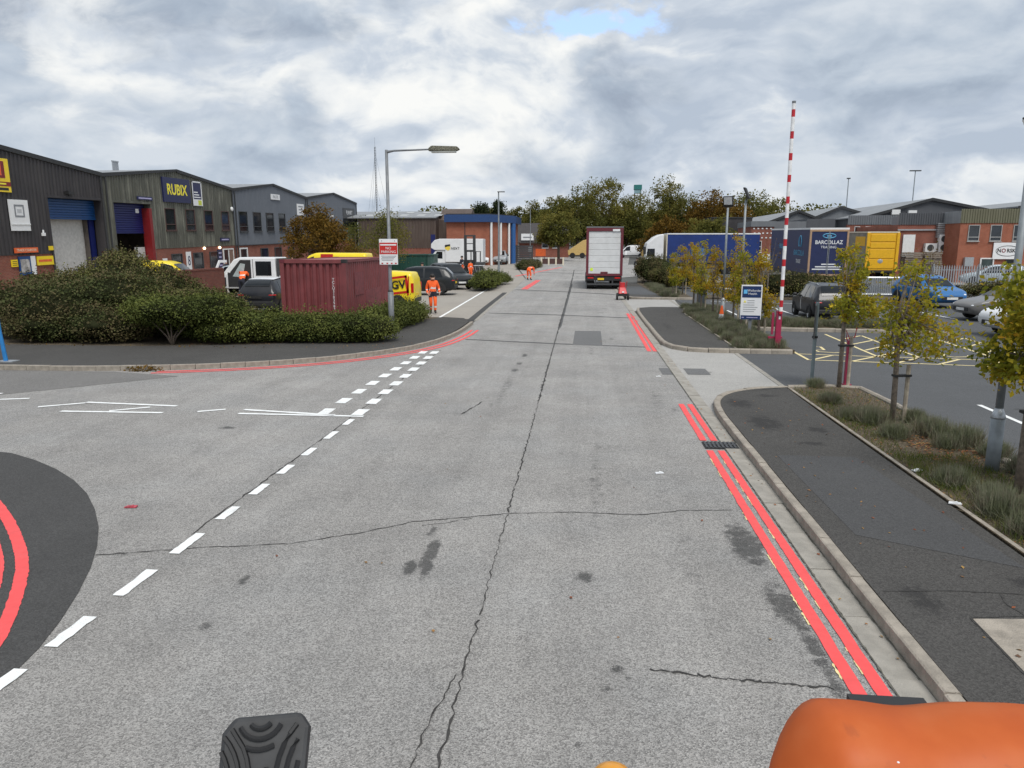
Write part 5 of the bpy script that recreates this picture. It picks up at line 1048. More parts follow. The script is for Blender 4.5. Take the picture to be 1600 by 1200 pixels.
# yellow vans
M_rbox = mat('van_red_print', (.50, .02, .015), .4)
t, b = car('yellow_van', 'yellow van with red-framed black lettering, its back end showing beyond the red container', 'van', 'van', P_yel, (-10.35, 36.0, 0), 180, .34, 1.0)
lg = MB()
def frame(mb, cx, cz, wd, ht, th, yy, sh=.12):
    q = lambda a, c: (cx+a+c*sh, yy, cz+c-a*sh)
    for a0, a1, c0, c1 in ((-wd, wd, ht-th, ht), (-wd, wd, -ht, -ht+th), (-wd, -wd+th, -ht, ht), (wd-th, wd, -ht, ht)): mb.prism([q(a0, c0), q(a1, c0), q(a1, c1), q(a0, c1)], (0, .006, 0))
frame(lg, -1.35, 1.18, .64, .42, .11, .935); lg.build('red_frame', M_rbox, b); text('HGV', .52, b, (-1.33, .945, 1.18), (R(90), R(-6), R(180)), M_blk, bold=.015)
MB().prism([(-2.0, .935, 1.62), (-2.05, .935, 1.62), (-2.02, .935, .72), (-1.93, .935, .72)], (0, .006, 0)).build('red_stripe', M_rbox, b)
t, b = car('yellow_van', 'tall yellow van whose roof shows above the red container', 'van', 'bigvan', P_yel, (-16.9, 48.5, 0), 180, .36, 1.0); MB().box(-.6, .2, .86, .98, 2.2, 2.52).build('red_mark', M_rbox, b)
t, b = car('yellow_van', 'yellow and red van behind the brick wall, only its roof showing', 'van', 'van', P_yel, (-25.6, 43.5, 0), 10, .36, 1.17); MB().box(-2.3, -1.2, -.90, .90, 1.0, 1.7).build('red_panel', M_rbox, b)

# white pickup with its door open
t = thing('pickup_truck', 'white double-cab pickup with its front door open beside the brick wall', 'truck', (-21.75, 45.0, 0))
cab = [(-1.35, .45), (-1.3, 1.25), (-.35, 1.42), (.35, 2.22), (.75, 2.36), (3.0, 2.36), (3.05, .45)]
MB().prism([(x, -.95, z) for x, z in cab], (0, 1.9, 0)).build('cab', P_white, t, bevel=.08)
MB().prism([(.35, -.962, 1.02), (1.45, -.962, 1.02), (1.45, -.962, 2.2), (.78, -.962, 2.2), (.1, -.962, 1.45)], (0, .02, 0)).prism([(-.1, -.961, .55), (1.45, -.961, .55), (1.45, -.961, 1.05), (-.05, -.961, 1.45), (-.1, -.961, 1.2)], (0, .019, 0)).build('dark_opening_sheet', M_black, t)  # black sheet on the solid cab, standing for the shaded interior
MB().prism([(.25, -.968, 1.2), (.9, -.968, 1.15), (1.1, -.968, 1.95), (.8, -.968, 2.0)], (0, .004, 0)).build('seen_through_window', mat('pale_window_beyond', (.35, .4, .4), .2), t)
MB().box(1.75, 2.75, -.965, -.95, 1.25, 2.12).build('rear_side_window', M_carglass, t, bevel=.006); MB().box(2.4, 2.75, -.985, -.95, .98, 1.05).build('door_handle', M_black, t); MB().box(1.56, 1.59, -.958, -.94, .5, 2.25).build('door_seam', M_black, t)
d = MB().prism([(0, 0, .5), (0, -1.05, .5), (0, -1.05, 1.3), (0, -.55, 2.2), (0, 0, 2.2), (0, 0, 2.05), (0, -.5, 2.05), (0, -.92, 1.35), (0, 0, 1.3)], (.09, 0, 0)).build('open_door', P_white, t, loc=(-.12, -.97, 0), rot=(0, 0, R(-22)))
MB().box(-.05, .14, -.7, -.2, .6, 1.15).build('door_trim', M_black, d)
MB().box(3.1, 3.25, -.95, .95, .7, 2.3).build('headboard', M_dark, t); MB().box(3.1, 6.2, -1.0, 1.0, .75, .9).build('load_bed', M_dark, t)
for s in (-1, 1): MB().box(3.26, 6.2, s*.98-.03, s*.98+.03, .9, 1.25).build('dropside', M_white, t)
for x in (-.6, 4.8):
    for s in (-1, 1): wheel(t, x, s*.85, .36)
MB().box(3.0, 3.2, -1.0, -.9, .95, 1.2).build('marker_lamp', M_headl, t)

# the parked lorry seen from behind
M_mar = mat('maroon_paint', (.13, .02, .03), .45, dirt=.2); M_box = mat('white_shutter_door', (.62, .63, .635), .5, var=.06, scale=2, dirt=.3, dirtc=(.40, .39, .37))
t = thing('box_lorry', 'white box lorry with maroon frame parked on the road, seen from behind', 'lorry', (1.52, 53.2, 0))
MB().box(-1.25, 1.25, .06, 9.2, .98, 4.3).build('box_body', M_white, t)
f = MB().box(-1.29, -1.12, -.06, .1, .95, 4.3).box(1.12, 1.29, -.06, .1, .95, 4.3).box(-1.12, 1.12, -.06, .1, 4.06, 4.3).box(-1.12, 1.12, -.06, .1, .95, 1.1).build('rear_frame', M_mar, t)
MB().box(-1.3, 1.3, -.07, .02, 4.3, 4.38).build('roof_edge', M_grayp, t); MB().box(.55, 1.05, -.075, -.061, 4.05, 4.2).build('name_plate', M_signw, t)
for k in range(7): MB().box(-1.117, 1.117, .0, .05, 1.105+k*.421, 1.105+k*.421+.409).build('shutter_panel', M_box, t, bevel=.012)
MB().box(-.25, .25, -.05, .0, 1.12, 1.24).build('shutter_handle', M_mar, t); MB().box(-.98, -.8, -.02, .0, 1.3, 1.5).build('sticker', M_yvis, t)
MB().box(-1.25, 1.25, .0, .5, .62, .92).build('rear_beam', M_black, t); MB().box(-1.2, 1.2, -.08, .03, .30, .42).build('underrun_bar', M_dark, t); MB().box(-.45, -.0, -.05, .0, .66, .80).build('number_plate', M_plate, t)
for s in (-1, 1):
    MB().box(s*.95-.2, s*.95+.2, -.03, .02, .76, .86).build('tail_light', M_redl, t); MB().box(s*.6-.04, s*.6+.04, -.04, .02, .4, .62).build('bracket', M_dark, t)
    for dy in (.9, 2.2): MB().cyl((s*.68, dy, .5), (s*1.2, dy, .5), .5, n=20).build('wheel', M_tyre, t)
    MB().cyl((s*.7, 8.6, .5), (s*1.2, 8.6, .5), .5, n=20).build('wheel', M_tyre, t)
    MB().box(s*1.25-.06, s*1.25+.06, 1.5, 7, .45, .95).build('side_guard', M_dark, t)
MB().box(-.4, .4, .6, 9, .55, .95).build('chassis', M_dark, t); MB().box(-1.22, 1.22, 9.5, 11.3, .6, 3.2).build('cab', P_white, t, bevel=.15)
MB().box(1.25, 1.5, 10.9, 11.1, 2.0, 2.9).build('mirror', M_black, t)
# white artic with blue curtain-sided trailer
M_curt = mat('blue_curtain', (.007, .03, .16), .5, var=.12, scale=1.5, bump=.3, bscale=3); M_curt2 = mat('navy_curtain', (.016, .024, .085), .5, var=.1, scale=1.5, bump=.3, bscale=3)
t = thing('articulated_lorry', 'white lorry cab with long blue curtain-sided trailer standing across the lorry yard', 'lorry', (6.15, 80, gz(80)), R(2))
MB().prism([(0, -1.2, .5), (.12, -1.2, 1.6), (.25, -1.2, 2.3), (.45, -1.2, 3.1), (1.2, -1.2, 3.75), (1.75, -1.2, 4.0), (2.15, -1.2, 4.05), (2.15, -1.2, .7), (1.6, -1.2, .7), (1.6, -1.2, .5)], (0, 2.4, 0)).build('cab', P_white, t, bevel=.1)
MB().prism([(.42, -1.215, 1.75), (1.25, -1.215, 1.75), (1.25, -1.215, 2.55), (.50, -1.215, 2.55)], (0, .02, 0)).build('side_window', M_carglass, t); MB().prism([(.13, -1.0, 1.75), (.13, 1.0, 1.75), (.30, 1.0, 2.75), (.30, -1.0, 2.75)], (-.04, 0, .0)).build('windscreen', M_carglass, t)
MB().box(.05, .3, -1.5, -1.25, 2.0, 2.7).build('mirror', M_black, t); MB().box(1.0, 2.1, -1.21, -.9, .5, 1.1).build('fuel_tank', M_dark, t)
MB().box(2.5, 11.9, -1.25, 1.25, 1.2, 4.0).build('curtain', M_curt, t); MB().box(2.45, 11.95, -1.28, 1.28, 4.0, 4.12).build('roof', M_signw, t); MB().box(2.42, 2.5, -1.27, 1.27, 1.2, 4.0).build('front_post', M_cream, t); MB().box(2.45, 11.95, -1.27, 1.27, 1.05, 1.2).build('side_rail', M_dark, t)
for x in (.75, 3.2, 8.6, 9.9, 11.2):
    for s in (-1, 1): MB().cyl((x, s*.85, .5), (x, s*1.22, .5), .5, n=18).build('wheel', M_tyre, t)
MB().box(3, 11.8, -.5, .5, .7, 1.05).build('chassis', M_dark, t); MB().box(4.5, 7.8, -1.2, -1.12, .45, .95).build('side_guard', M_dark, t)
fakeline(t, 0, .0, 0, .01, M_signw, 0) if 0 else MB().box(5.0, 6.4, -1.262, -1.25, 1.8, 2.6).build('curtain_print', mat('light_blue_print', (.02, .16, .5), .5), t)
# navy and yellow trailers
t = thing('curtain_trailer', 'navy curtain-sided trailer with pale door frame and lettering on its back doors', 'trailer', (16.85, 53.5, 0), R(-1), .015)
MB().box(-1.27, 1.27, .05, 11.5, 1.15, 4.15).build('curtain', M_curt2, t); MB().box(-1.3, 1.3, -.02, 11.55, 4.15, 4.27).build('roof', M_signw, t)
MB().box(-1.29, -1.17, -.05, .06, 1.0, 4.15).box(1.17, 1.29, -.05, .06, 1.0, 4.15).box(-1.17, 1.17, -.05, .06, 4.02, 4.15).box(-1.17, 1.17, -.05, .06, 1.0, 1.12).build('rear_frame', mat('peach_frame', (.42, .27, .17), .5), t)
d = MB().box(-1.16, -.015, -.02, .04, 1.13, 4.0).box(.015, 1.16, -.02, .04, 1.13, 4.0).build('rear_door', M_curt2, t)
mb = MB()
for k in range(24):
    a, c = 2*PI*k/24, 2*PI*(k+1)/24; mb.tube([(.42*math.cos(a), -.025, 3.72+.15*math.sin(a)), (.42*math.cos(c), -.025, 3.72+.15*math.sin(c))], .035, 4)
mb.box(-.15, .15, -.03, -.021, 3.66, 3.78); M_lbl = mat('pale_blue_print', (.10, .35, .55), .5); mb.build('oval_emblem', M_lbl, d)
text('BARCOLLAZ', .36, d, (0, -.025, 3.28), RX, M_signw, sx=.9, bold=.006); text('TRADING', .24, d, (0, -.025, 2.95), RX, M_signw)
for k, (a, c) in enumerate(((-.4, .55), (-.8, .9), (-1.0, 1.0))): MB().box(a, c, -.027, -.021, 1.75-k*.17, 1.83-k*.17).build('small_print', M_signw, d)
for x in (-.04, .04): MB().cyl((x, -.045, 1.1), (x, -.045, 4.05), .018, n=6).build('lock_bar', M_chrome, d)
mb = MB()
for k in range(20):
    a, c = -.9+5.0*k/20-PI/2*0, -.9+5.0*(k+1)/20; mb.tube([(-1.285, 2.3+.35*math.cos(a), 3.3+.42*math.sin(a)), (-1.285, 2.3+.35*math.cos(c), 3.3+.42*math.sin(c))], .05, 4)
mb.build('ring_emblem', M_lbl, t); RW = (R(90), 0, R(-90)); text('BARCOLLA', .55, t, (-1.285, 2.6, 2.5), RW, M_lbl); text('TRADE', .4, t, (-1.285, 2.6, 1.9), RW, M_signw); text('FREIGHT', .5, t, (-1.285, 7.5, 2.9), RW, M_lbl)
MB().box(-1.2, 1.2, .0, 11, .85, 1.13).build('chassis', M_black, t)
for y in (1.6, 2.9, 4.2):
    for s in (-1, 1): MB().cyl((s*.8, y, .5), (s*1.2, y, .5), .5, n=18).build('wheel', M_tyre, t)
M_yt = mat('trailer_yellow', (.72, .40, .01), .45, var=.06, dirt=.2, dirtc=(.3, .2, .03))
t = thing('box_trailer', 'yellow-ended trailer with grey curtain side, right of the navy trailer', 'trailer', (25.2, 66, 0), R(-2), .015)
MB().box(-1.22, 1.25, .1, 12, 1.1, 4.1).build('curtain', mat('grey_tan_curtain', (.22, .20, .16), .55, var=.2, scale=1.2), t); MB().box(-1.28, 1.28, -.02, 12.05, 4.12, 4.22).build('roof', M_cream, t); MB().box(-1.235, -1.222, .6, 3.2, 3.0, 3.8).build('yellow_print', M_yt, t)
MB().box(-1.25, 1.25, .0, .1, 1.0, 4.1).build('end_wall', M_yt, t); MB().box(-1.3, -1.08, -.1, .1, .9, 4.12).build('corner_post', M_yt, t); MB().box(1.08, 1.3, -.1, .1, .9, 4.12).build('corner_post', M_yt, t)
for a, c in ((1.15, 1.9), (2.0, 2.75), (2.85, 3.3), (3.4, 4.0)): MB().box(-1.0, 1.0, -.045, -.001, a, c).build('end_panel', M_yt, t, bevel=.02)
MB().ball((-.1, -.05, 1.75), (.22, .03, .18)).build('round_badge', M_chrome, t); MB().box(-1.2, 1.2, 0, 11, .8, 1.0).build('chassis', M_black, t)
for y in (1.6, 2.9):
    for s in (-1, 1): MB().cyl((s*.8, y, .5), (s*1.2, y, .5), .5, n=18).build('wheel', M_tyre, t)

# white luton van, forklift
t = thing('box_van', 'white high-cab box van with black and yellow emblem behind the forklift', 'van', (-17.9, 88, gz(88)))
MB().prism([(.5, -1.1, 2.2), (.05, -1.1, 2.45), (.08, -1.1, 2.9), (.5, -1.1, 3.35), (1.1, -1.1, 3.5), (6.25, -1.1, 3.5), (6.25, -1.1, .8), (1.75, -1.1, .8), (1.75, -1.1, 2.2)], (0, 2.2, 0)).build('box_body', P_white, t, bevel=.05)
MB().prism([(-.6, -.98, .4), (-.55, -.98, 1.0), (-.1, -.98, 1.2), (.5, -.98, 2.05), (.8, -.98, 2.18), (1.74, -.98, 2.18), (1.74, -.98, .4)], (0, 1.96, 0)).build('cab', P_white, t, bevel=.06)
MB().prism([(.28, -.992, 1.25), (1.4, -.992, 1.2), (1.4, -.992, 2.0), (.75, -.992, 2.0)], (0, .02, 0)).build('side_window', M_carglass, t)
b = MB().prism([(1.75, -1.125, 2.75), (2.35, -1.125, 2.85), (2.35, -1.125, 2.3), (2.1, -1.125, 2.12), (1.75, -1.125, 2.35)], (0, .02, 0)).build('yellow_emblem', mat('emblem_yellow', (.8, .6, .08), .5), t); MB().prism([(1.73, -1.135, 2.5), (2.05, -1.135, 2.62), (2.37, -1.135, 2.64), (2.35, -1.135, 2.88), (1.73, -1.135, 2.78)], (0, .008, 0)).build('black_emblem', M_blk, b)
text('NEXT', .40, t, (2.95, -1.13, 2.38), RX, M_blk)
for x in (.2, 4.9):
    for s in (-1, 1): wheel(t, x, s*.85, .36)
MB().box(1.75, 6.25, -.95, .95, .45, .78).build('chassis', M_dark, t)
t = thing('forklift_truck', 'dark forklift truck with raised twin-rail mast in front of the white box van', 'forklift', (-11.55, 76, gz(76)), R(-12))
mb = MB()
for x in (-.55, -.42, .42, .55): mb.box(x-.055, x+.055, -.1, .1, .15, 3.95)
mb.box(-.6, .6, -.08, .08, 3.85, 4.0).box(-.4, .4, -.05, .05, 3.1, 3.18).box(-.4, .4, -.05, .05, 2.35, 2.5); mb.build('mast', M_dark, t)
MB().box(-.6, .6, -.25, -.12, .9, 1.5).build('carriage', M_black, t)
for s in (-.35, .35): MB().box(s-.06, s+.06, -1.3, -.2, .88, .93).build('fork', M_dark, t)
MB().box(-.6, .6, .2, 2.3, .4, 1.25).build('body', M_dark, t, bevel=.08); mb = MB()
for x in (-.52, .52):
    for y in (.4, 1.7): mb.box(x-.04, x+.04, y-.04, y+.04, 1.25, 2.3)
mb.box(-.58, .58, .3, 1.8, 2.3, 2.36); mb.build('overhead_guard', M_black, t)
for x in (-.6, .6):
    for y in (.35, 1.9): MB().cyl((x-.12, y, .38), (x+.12, y, .38), .38, n=14).build('wheel', M_tyre, t)
# yellow tipper skip by the tree, green skips
t = thing('tipper_skip', 'sand-yellow tipper skip with slanted top half hidden behind the parked lorry', 'skip', (-1.6, 124, gz(124)))
MB().prism([(-.8, -1, .5), (3, -1, .5), (3, -1, 3.2), (1.6, -1, 2.9), (-.9, -1, 1.2)], (0, 2, 0)).build('body', mat('sand_yellow', (.55, .38, .14), .6), t, bevel=.05)
for x in (-.1, 1.5): MB().cyl((x, -1.1, .45), (x, -.8, .45), .45, n=12).build('wheel', M_tyre, t)
def skip(label, x, y, m, L):
    t = thing('container_bin', label, 'bin', (x, y, 0)); mb = MB(); mb.box(-L/2, L/2, -1, 1, .15, 2.1)
    for k in range(int(L/.5)): mb.box(-L/2+.15+k*.5, -L/2+.33+k*.5, -1.08, -1.002, .15, 2.0)
    mb.build('body', m, t); MB().box(-L/2-.05, L/2+.05, -1.1, 1.1, 2.1, 2.22).build('rim', m, t); MB().box(-L/2, L/2, -.9, .9, -.02, .147).build('skid', M_dark, t)
skip('dark green steel bin behind the charcoal SUV', -17.2, 73, mat('dark_green_paint', (.01, .06, .045), .5, dirt=.2), 3.6)
skip('smaller grey-green steel bin right of the dark green bin', -15.5, 74.2, mat('grey_green_paint', (.05, .10, .09), .5, dirt=.2), 1.5)

# red shipping container
M_cont = mat('container_maroon', (.185, .044, .047), .55, var=.16, scale=1.4, dirt=.30, dirtc=(.13, .04, .04)); M_contr = mat('container_roof', (.30, .10, .10), .6, var=.2, scale=1.5, dirt=.5, dirtc=(.25, .16, .14)); M_faded = mat('faded_maroon', (.195, .042, .048), .6, var=.25, scale=5)
t = thing('shipping_container', 'maroon shipping container standing behind the clipped low hedge', 'container', (-9.63, 25.9, 0))
wd, L, H = 1.22, 6.06, 2.59
def corr(a, b, n, depth, fn, z0, z1):
    mb = MB(); p = (b-a)/n
    for i in range(n):
        u = a+i*p; pr = [(u, 0), (u+.28*p, 0), (u+.42*p, depth), (u+.86*p, depth), (u+p, 0)]
        for (u0, d0), (u1, d1) in zip(pr, pr[1:]): mb.poly([fn(u0, d0, z0), fn(u1, d1, z0), fn(u1, d1, z1), fn(u0, d0, z1)])
    return mb
corr(-wd+.12, wd-.12, 9, .075, lambda u, d, z: (u, .10-d*.9, z), .16, H-.12).build('end_wall', M_cont, t)
for s in (-1, 1): corr(.14, L-.14, 22, .036, lambda u, d, z: (s*(wd-.06+d), u, z), .16, H-.1).build('side_wall', M_cont, t)
MB().box(-wd, wd, .0, .12, 0, .16).box(-wd, wd, .0, .12, H-.13, H).box(-wd, wd, L-.12, L, 0, H).box(-wd, -wd+.12, .0, L-.13, 0, .15).box(wd-.12, wd, .13, L-.13, 0, .15).box(-wd, -wd+.08, .13, L-.13, H-.1, H).box(wd-.08, wd, .13, L-.13, H-.1, H).build('frame', M_cont, t)
for s in (-1, 1): MB().box(s*(wd-.075)-.075, s*(wd-.075)+.075, -.012, .13, .161, H-.131).build('corner_post', M_cont, t)
MB().box(-wd+.08, wd-.08, .12, L-.12, H-.06, H-.03).build('roof', M_contr, t)
for s in (-1, 1):
    for y in (.08, L-.08): MB().box(s*(wd-.08)-.09, s*(wd-.08)+.09, y-.1, y+.1, H-.115, H+.008).build('corner_casting', M_mar if s < 0 else M_black, t)
MB().box(wd-.02, wd-.016, 1.0, 2.2, 1.25, 2.1).box(wd-.02, wd-.016, 2.4, 4.6, .7, 1.4).build('faded_patch', M_faded, t)
text('\n'.join('TCLU3103987'), .13, t, (.72, .035, 1.35), RX, M_signw); MB().box(-.42, -.36, .04, .05, .35, .48).build('sticker', M_signw, t)

# ------------------------------------------------------------------ people
def skin_body(name, J, E, parent):
    """J: joint -> (x, y, z, r); E: edges. One continuous skinned surface."""
    keys = list(J); me = bpy.data.meshes.new(name); me.from_pydata([J[k][:3] for k in keys], [(keys.index(a), keys.index(b)) for a, b in E], [])
    o = bpy.data.objects.new(name, me); col.objects.link(o); sk = o.modifiers.new('s', 'SKIN'); sk.use_smooth_shade = True
    for i, k in enumerate(keys):
        v = me.skin_vertices[0].data[i]; r = J[k][3]; v.radius = (r, r) if not hasattr(r, '__len__') else r; v.use_root = (k == 'pelvis')
    ss = o.modifiers.new('u', 'SUBSURF'); ss.levels = 2; ss.render_levels = 2
    bpy.context.view_layer.update(); m2 = bpy.data.meshes.new_from_object(o.evaluated_get(bpy.context.evaluated_depsgraph_get()))
    bpy.data.objects.remove(o); m2.name = name; return m2
EDG = [('pelvis', 'waist'), ('waist', 'chest'), ('chest', 'neck'), ('neck', 'jaw'), ('jaw', 'crown')] + [e for s in 'LR' for e in ((('chest', 'sh'+s), ('sh'+s, 'el'+s), ('el'+s, 'wr'+s), ('wr'+s, 'ha'+s), ('pelvis', 'hip'+s), ('hip'+s, 'kn'+s), ('kn'+s, 'an'+s), ('an'+s, 'toe'+s)))]
def person(label, loc, rz, pose, top=M_orange, mid=None, legs=M_orange, cat='worker', hair='cap', group='workers in orange', scale=1.):
    """pose: joint positions; the person faces -y in local space"""
    t = thing('person', label, 'person', loc, R(rz), 0, group); t.scale = (scale,)*3
    r = dict(pelvis=.155, waist=.15, chest=.17, neck=.062, jaw=.088, crown=.098, shL=.085, shR=.085, elL=.062, elR=.062, wrL=.045, wrR=.045, haL=.04, haR=.04, hipL=.11, hipR=.11, knL=.078, knR=.078, anL=.058, anR=.058, toeL=.045, toeR=.045)
    J = {k: (*v, (r[k]*1.12, r[k]*.82) if k in ('pelvis', 'waist', 'chest') else r[k]) for k, v in pose.items()}
    me = skin_body('body', J, EDG, t); slots = [top, mid or top, legs, M_boot, M_skin, M_refl]
    for m in slots: me.materials.append(m)
    V = {k: Vector(p) for k, p in pose.items()}
    for p in me.polygons:
        best = None
        for a, b in EDG:
            A, B = V[a], V[b]; ab = B-A; f = max(0, min(1, (p.center-A).dot(ab)/ab.length_squared)); d = (p.center-(A+ab*f)).length
            if best is None or d < best[0]: best = (d, a, b, f)
        d, a, b, f = best; k = 0
        if a in ('jaw', 'neck') or b == 'jaw': k = 4 if (a != 'chest') else 0
        elif b.startswith('ha'): k = 4
        elif b.startswith('toe'): k = 3
        elif a.startswith('kn'): k = 5 if .35 < f < .52 else (3 if f > .82 else 2)
        elif a.startswith('hip'): k = 1 if (mid and f < .35) else 2
        elif b.startswith('hip'): k = 1 if mid else 2
        elif a == 'pelvis': k = 1 if mid and f < .4 else 0
        elif a == 'waist': k = 5 if .15 < f < .38 else 0
        elif a.startswith('el'): k = 5 if .3 < f < .5 else 0
        p.material_index = k
    body = link('body', me, t, smooth=True)
    hd = (V['jaw']+V['crown'])/2; up = (V['crown']-V['jaw']).normalized(); q = up.to_track_quat('Z', 'Y')
    Mx = Matrix.Translation(hd) @ q.to_matrix().to_4x4()
    hm = MB().ball((0, .012, .075), (.108, .118, .10), 12, 8)
    if hair == 'cap': hm.ball((0, -.11, .075), (.075, .075, .014), 8, 5)
    hm.xf(Mx).build('hair' if hair != 'helmet' else 'helmet', {'cap': M_hair, 'hair': M_hair, 'helmet': M_white, 'orange': M_orange}[hair], t, smooth=True)
    fc = MB().ball((0, -.108, .0), (.016, .022, .028), 8, 6).ball((-.1, .0, .0), (.016, .024, .034), 6, 5).ball((.1, .0, .0), (.016, .024, .034), 6, 5); fc.xf(Mx).build('nose_and_ears', M_skin, t, smooth=True)
    MB().ball((-.036, -.094, .028), .012, 6, 5).ball((.036, -.094, .028), .012, 6, 5).box(-.025, .025, -.101, -.092, -.052, -.046).xf(Mx).build('eyes_and_mouth', M_hair, t)
    for s in 'LR':
        w_, h_ = V['wr'+s], V['ha'+s]; d = (h_-w_).normalized(); qq = d.to_track_quat('Z', 'X'); Hm = Matrix.Translation(h_) @ qq.to_matrix().to_4x4(); mb = MB()
        mb.ball((0, 0, .02), (.04, .02, .05), 8, 6)
        for i, (x, l) in enumerate(((-.028, .062), (-.009, .075), (.010, .07), (.028, .055))): mb.tube([(x, 0, .045), (x, .006, .045+l*.5), (x, .022, .045+l)], [.0095, .009, .006], 5)
        mb.tube([(.03 if s == 'L' else -.03, 0, .0), (.055 if s == 'L' else -.055, .01, .03), (.058 if s == 'L' else -.058, .02, .055)], [.012, .011, .007], 5); mb.xf(Hm).build('hand', M_skin, t, smooth=True)
    return t
STAND = dict(pelvis=(0, 0, .96), waist=(0, .0, 1.12), chest=(0, 0, 1.36), neck=(0, -.01, 1.52), jaw=(0, -.03, 1.60), crown=(0, -.02, 1.71), shL=(.19, 0, 1.44), shR=(-.19, 0, 1.44), elL=(.26, .03, 1.15), elR=(-.26, .03, 1.15), wrL=(.27, -.06, .91), wrR=(-.27, -.06, .91), haL=(.27, -.08, .83), haR=(-.27, -.08, .83),
             hipL=(.10, 0, .90), hipR=(-.10, 0, .90), knL=(.12, -.02, .5), knR=(-.12, -.02, .5), anL=(.12, .03, .1), anR=(-.12, .03, .1), toeL=(.14, -.13, .045), toeR=(-.14, -.13, .045))
WALK = dict(STAND, knL=(.10, -.14, .52), anL=(.09, -.10, .11), toeL=(.10, -.27, .07), knR=(-.09, -.02, .50), anR=(-.08, .15, .13), toeR=(-.09, -.01, .045), elL=(.29, .02, 1.16), wrL=(.30, -.15, .98), haL=(.29, -.21, .93), elR=(-.27, .06, 1.16), wrR=(-.24, -.08, .95), haR=(-.21, -.14, .90), jaw=(.0, -.05, 1.595), crown=(.0, -.04, 1.705))
BEND = dict(STAND, pelvis=(0, .15, .93), waist=(0, -.0, 1.02), chest=(0, -.26, 1.10), neck=(0, -.42, 1.08), jaw=(0, -.50, 1.05), crown=(0, -.58, .98), shL=(.19, -.34, 1.06), shR=(-.19, -.34, 1.06), elL=(.22, -.38, .78), elR=(-.22, -.38, .78), wrL=(.18, -.45, .52), wrR=(-.18, -.45, .52), haL=(.17, -.47, .44), haR=(-.17, -.47, .44), hipL=(.11, .13, .88), hipR=(-.11, .13, .88), knL=(.15, .02, .48), knR=(-.15, .02, .48), anL=(.16, .06, .1), anR=(-.16, .06, .1), toeL=(.18, -.10, .045), toeR=(-.18, -.10, .045))
LEAN = dict(BEND, pelvis=(0, .1, .95), waist=(0, 0, 1.1), chest=(0, -.16, 1.28), neck=(0, -.30, 1.36), jaw=(0, -.37, 1.40), crown=(0, -.44, 1.46), shL=(.19, -.20, 1.32), shR=(-.19, -.20, 1.32), elL=(.24, -.36, 1.12), elR=(-.24, -.36, 1.12), wrL=(.18, -.56, 1.08), wrR=(-.18, -.56, 1.08), haL=(.17, -.63, 1.08), haR=(-.17, -.63, 1.08))
CROUCH = dict(STAND, pelvis=(0, .2, .45), waist=(0, .12, .62), chest=(0, 0, .84), neck=(0, -.08, 1.0), jaw=(0, -.12, 1.07), crown=(0, -.13, 1.17), shL=(.19, -.03, .92), shR=(-.19, -.03, .92), elL=(.26, -.2, .72), elR=(-.26, -.2, .72), wrL=(.18, -.42, .66), wrR=(-.18, -.42, .66), haL=(.15, -.48, .62), haR=(-.15, -.48, .62), hipL=(.11, .18, .42), hipR=(-.11, .18, .42), knL=(.18, -.2, .52), knR=(-.18, -.2, .52), anL=(.16, .05, .1), anR=(-.16, .05, .1), toeL=(.18, -.1, .045), toeR=(-.18, -.1, .045))
person('worker in orange jacket and trousers with dark waist band walking across the yard entrance', (-6.8, 33.3, 0), 18, WALK, mid=M_navy)
person('worker in orange bending down over the freshly painted red line', (-4.75, 66.6, .0), 150, BEND, scale=1.05, hair='orange')
person('worker in orange leaning into the open pickup door', (-20.75, 43.75, .0), 178, LEAN, legs=M_navy, scale=1.08)
person('worker in orange behind the charcoal SUV, only head and shoulders showing', (-12.1, 55.5, 0), 75, STAND, scale=1.0)
person('dark-haired worker with orange braces standing in front of the forklift mast', (-11.95, 73.2, gz(73)), 70, STAND, top=M_navy, mid=M_orange, scale=1.1)
person('worker in orange crouching right of the forklift', (-10.6, 70, 0), 40, STAND, scale=.92, hair='hair')
person('person in dark clothes standing near the nose of the white lorry cab', (5.3, 74, gz(74)), 160, STAND, top=M_navy, legs=M_navy, group=None)
person('person in dark clothes beside the ground-floor windows of the olive unit', (-30.3, 61.0, .02), 90, STAND, top=M_navy, legs=M_navy, group=None)
person('person in yellow hi-vis outside the blue-grey unit, behind the yellow van', (-29.5, 73.6, .1), 90, STAND, top=M_yvis, legs=M_navy, group=None, scale=1.05)

# ------------------------------------------------------------------ street furniture
t = thing('lamp_post', 'grey lamp column with long bracket arm and red no-parking sign at the left corner', 'street lamp', (-6.44, 24.5, .1))
MB().tube([(0, 0, -.1), (0, 0, 1.45)], [.095, .095], 14).build('base', M_grayp, t, smooth=True); MB().tube([(0, 0, 1.45), (0, 0, 1.55), (0, 0, 6.05)], [.095, .062, .05], 12).build('column', M_grayp, t, smooth=True)
MB().tube([(0, 0, 5.98), (.25, 0, 6.02), (1.45, 0, 6.05)], [.05, .032, .026], 8).build('bracket_arm', M_grayp, t)
M_mossy = mat('lichen_lamp_head', (.14, .135, .10), .9, var=.75, scale=26, bump=.5)
lh = MB().prism([(1.4, -.11, 5.99), (2.32, -.09, 5.99), (2.42, -.06, 6.04), (2.34, -.08, 6.13), (1.5, -.10, 6.16), (1.4, -.1, 6.08)], (0, .2, 0)).build('lamp_head', M_mossy, t, bevel=.03); MB().box(1.5, 2.3, -.08, .08, 5.94, 5.985).build('lamp_bowl', mat('old_diffuser', (.35, .36, .33), .3), lh)
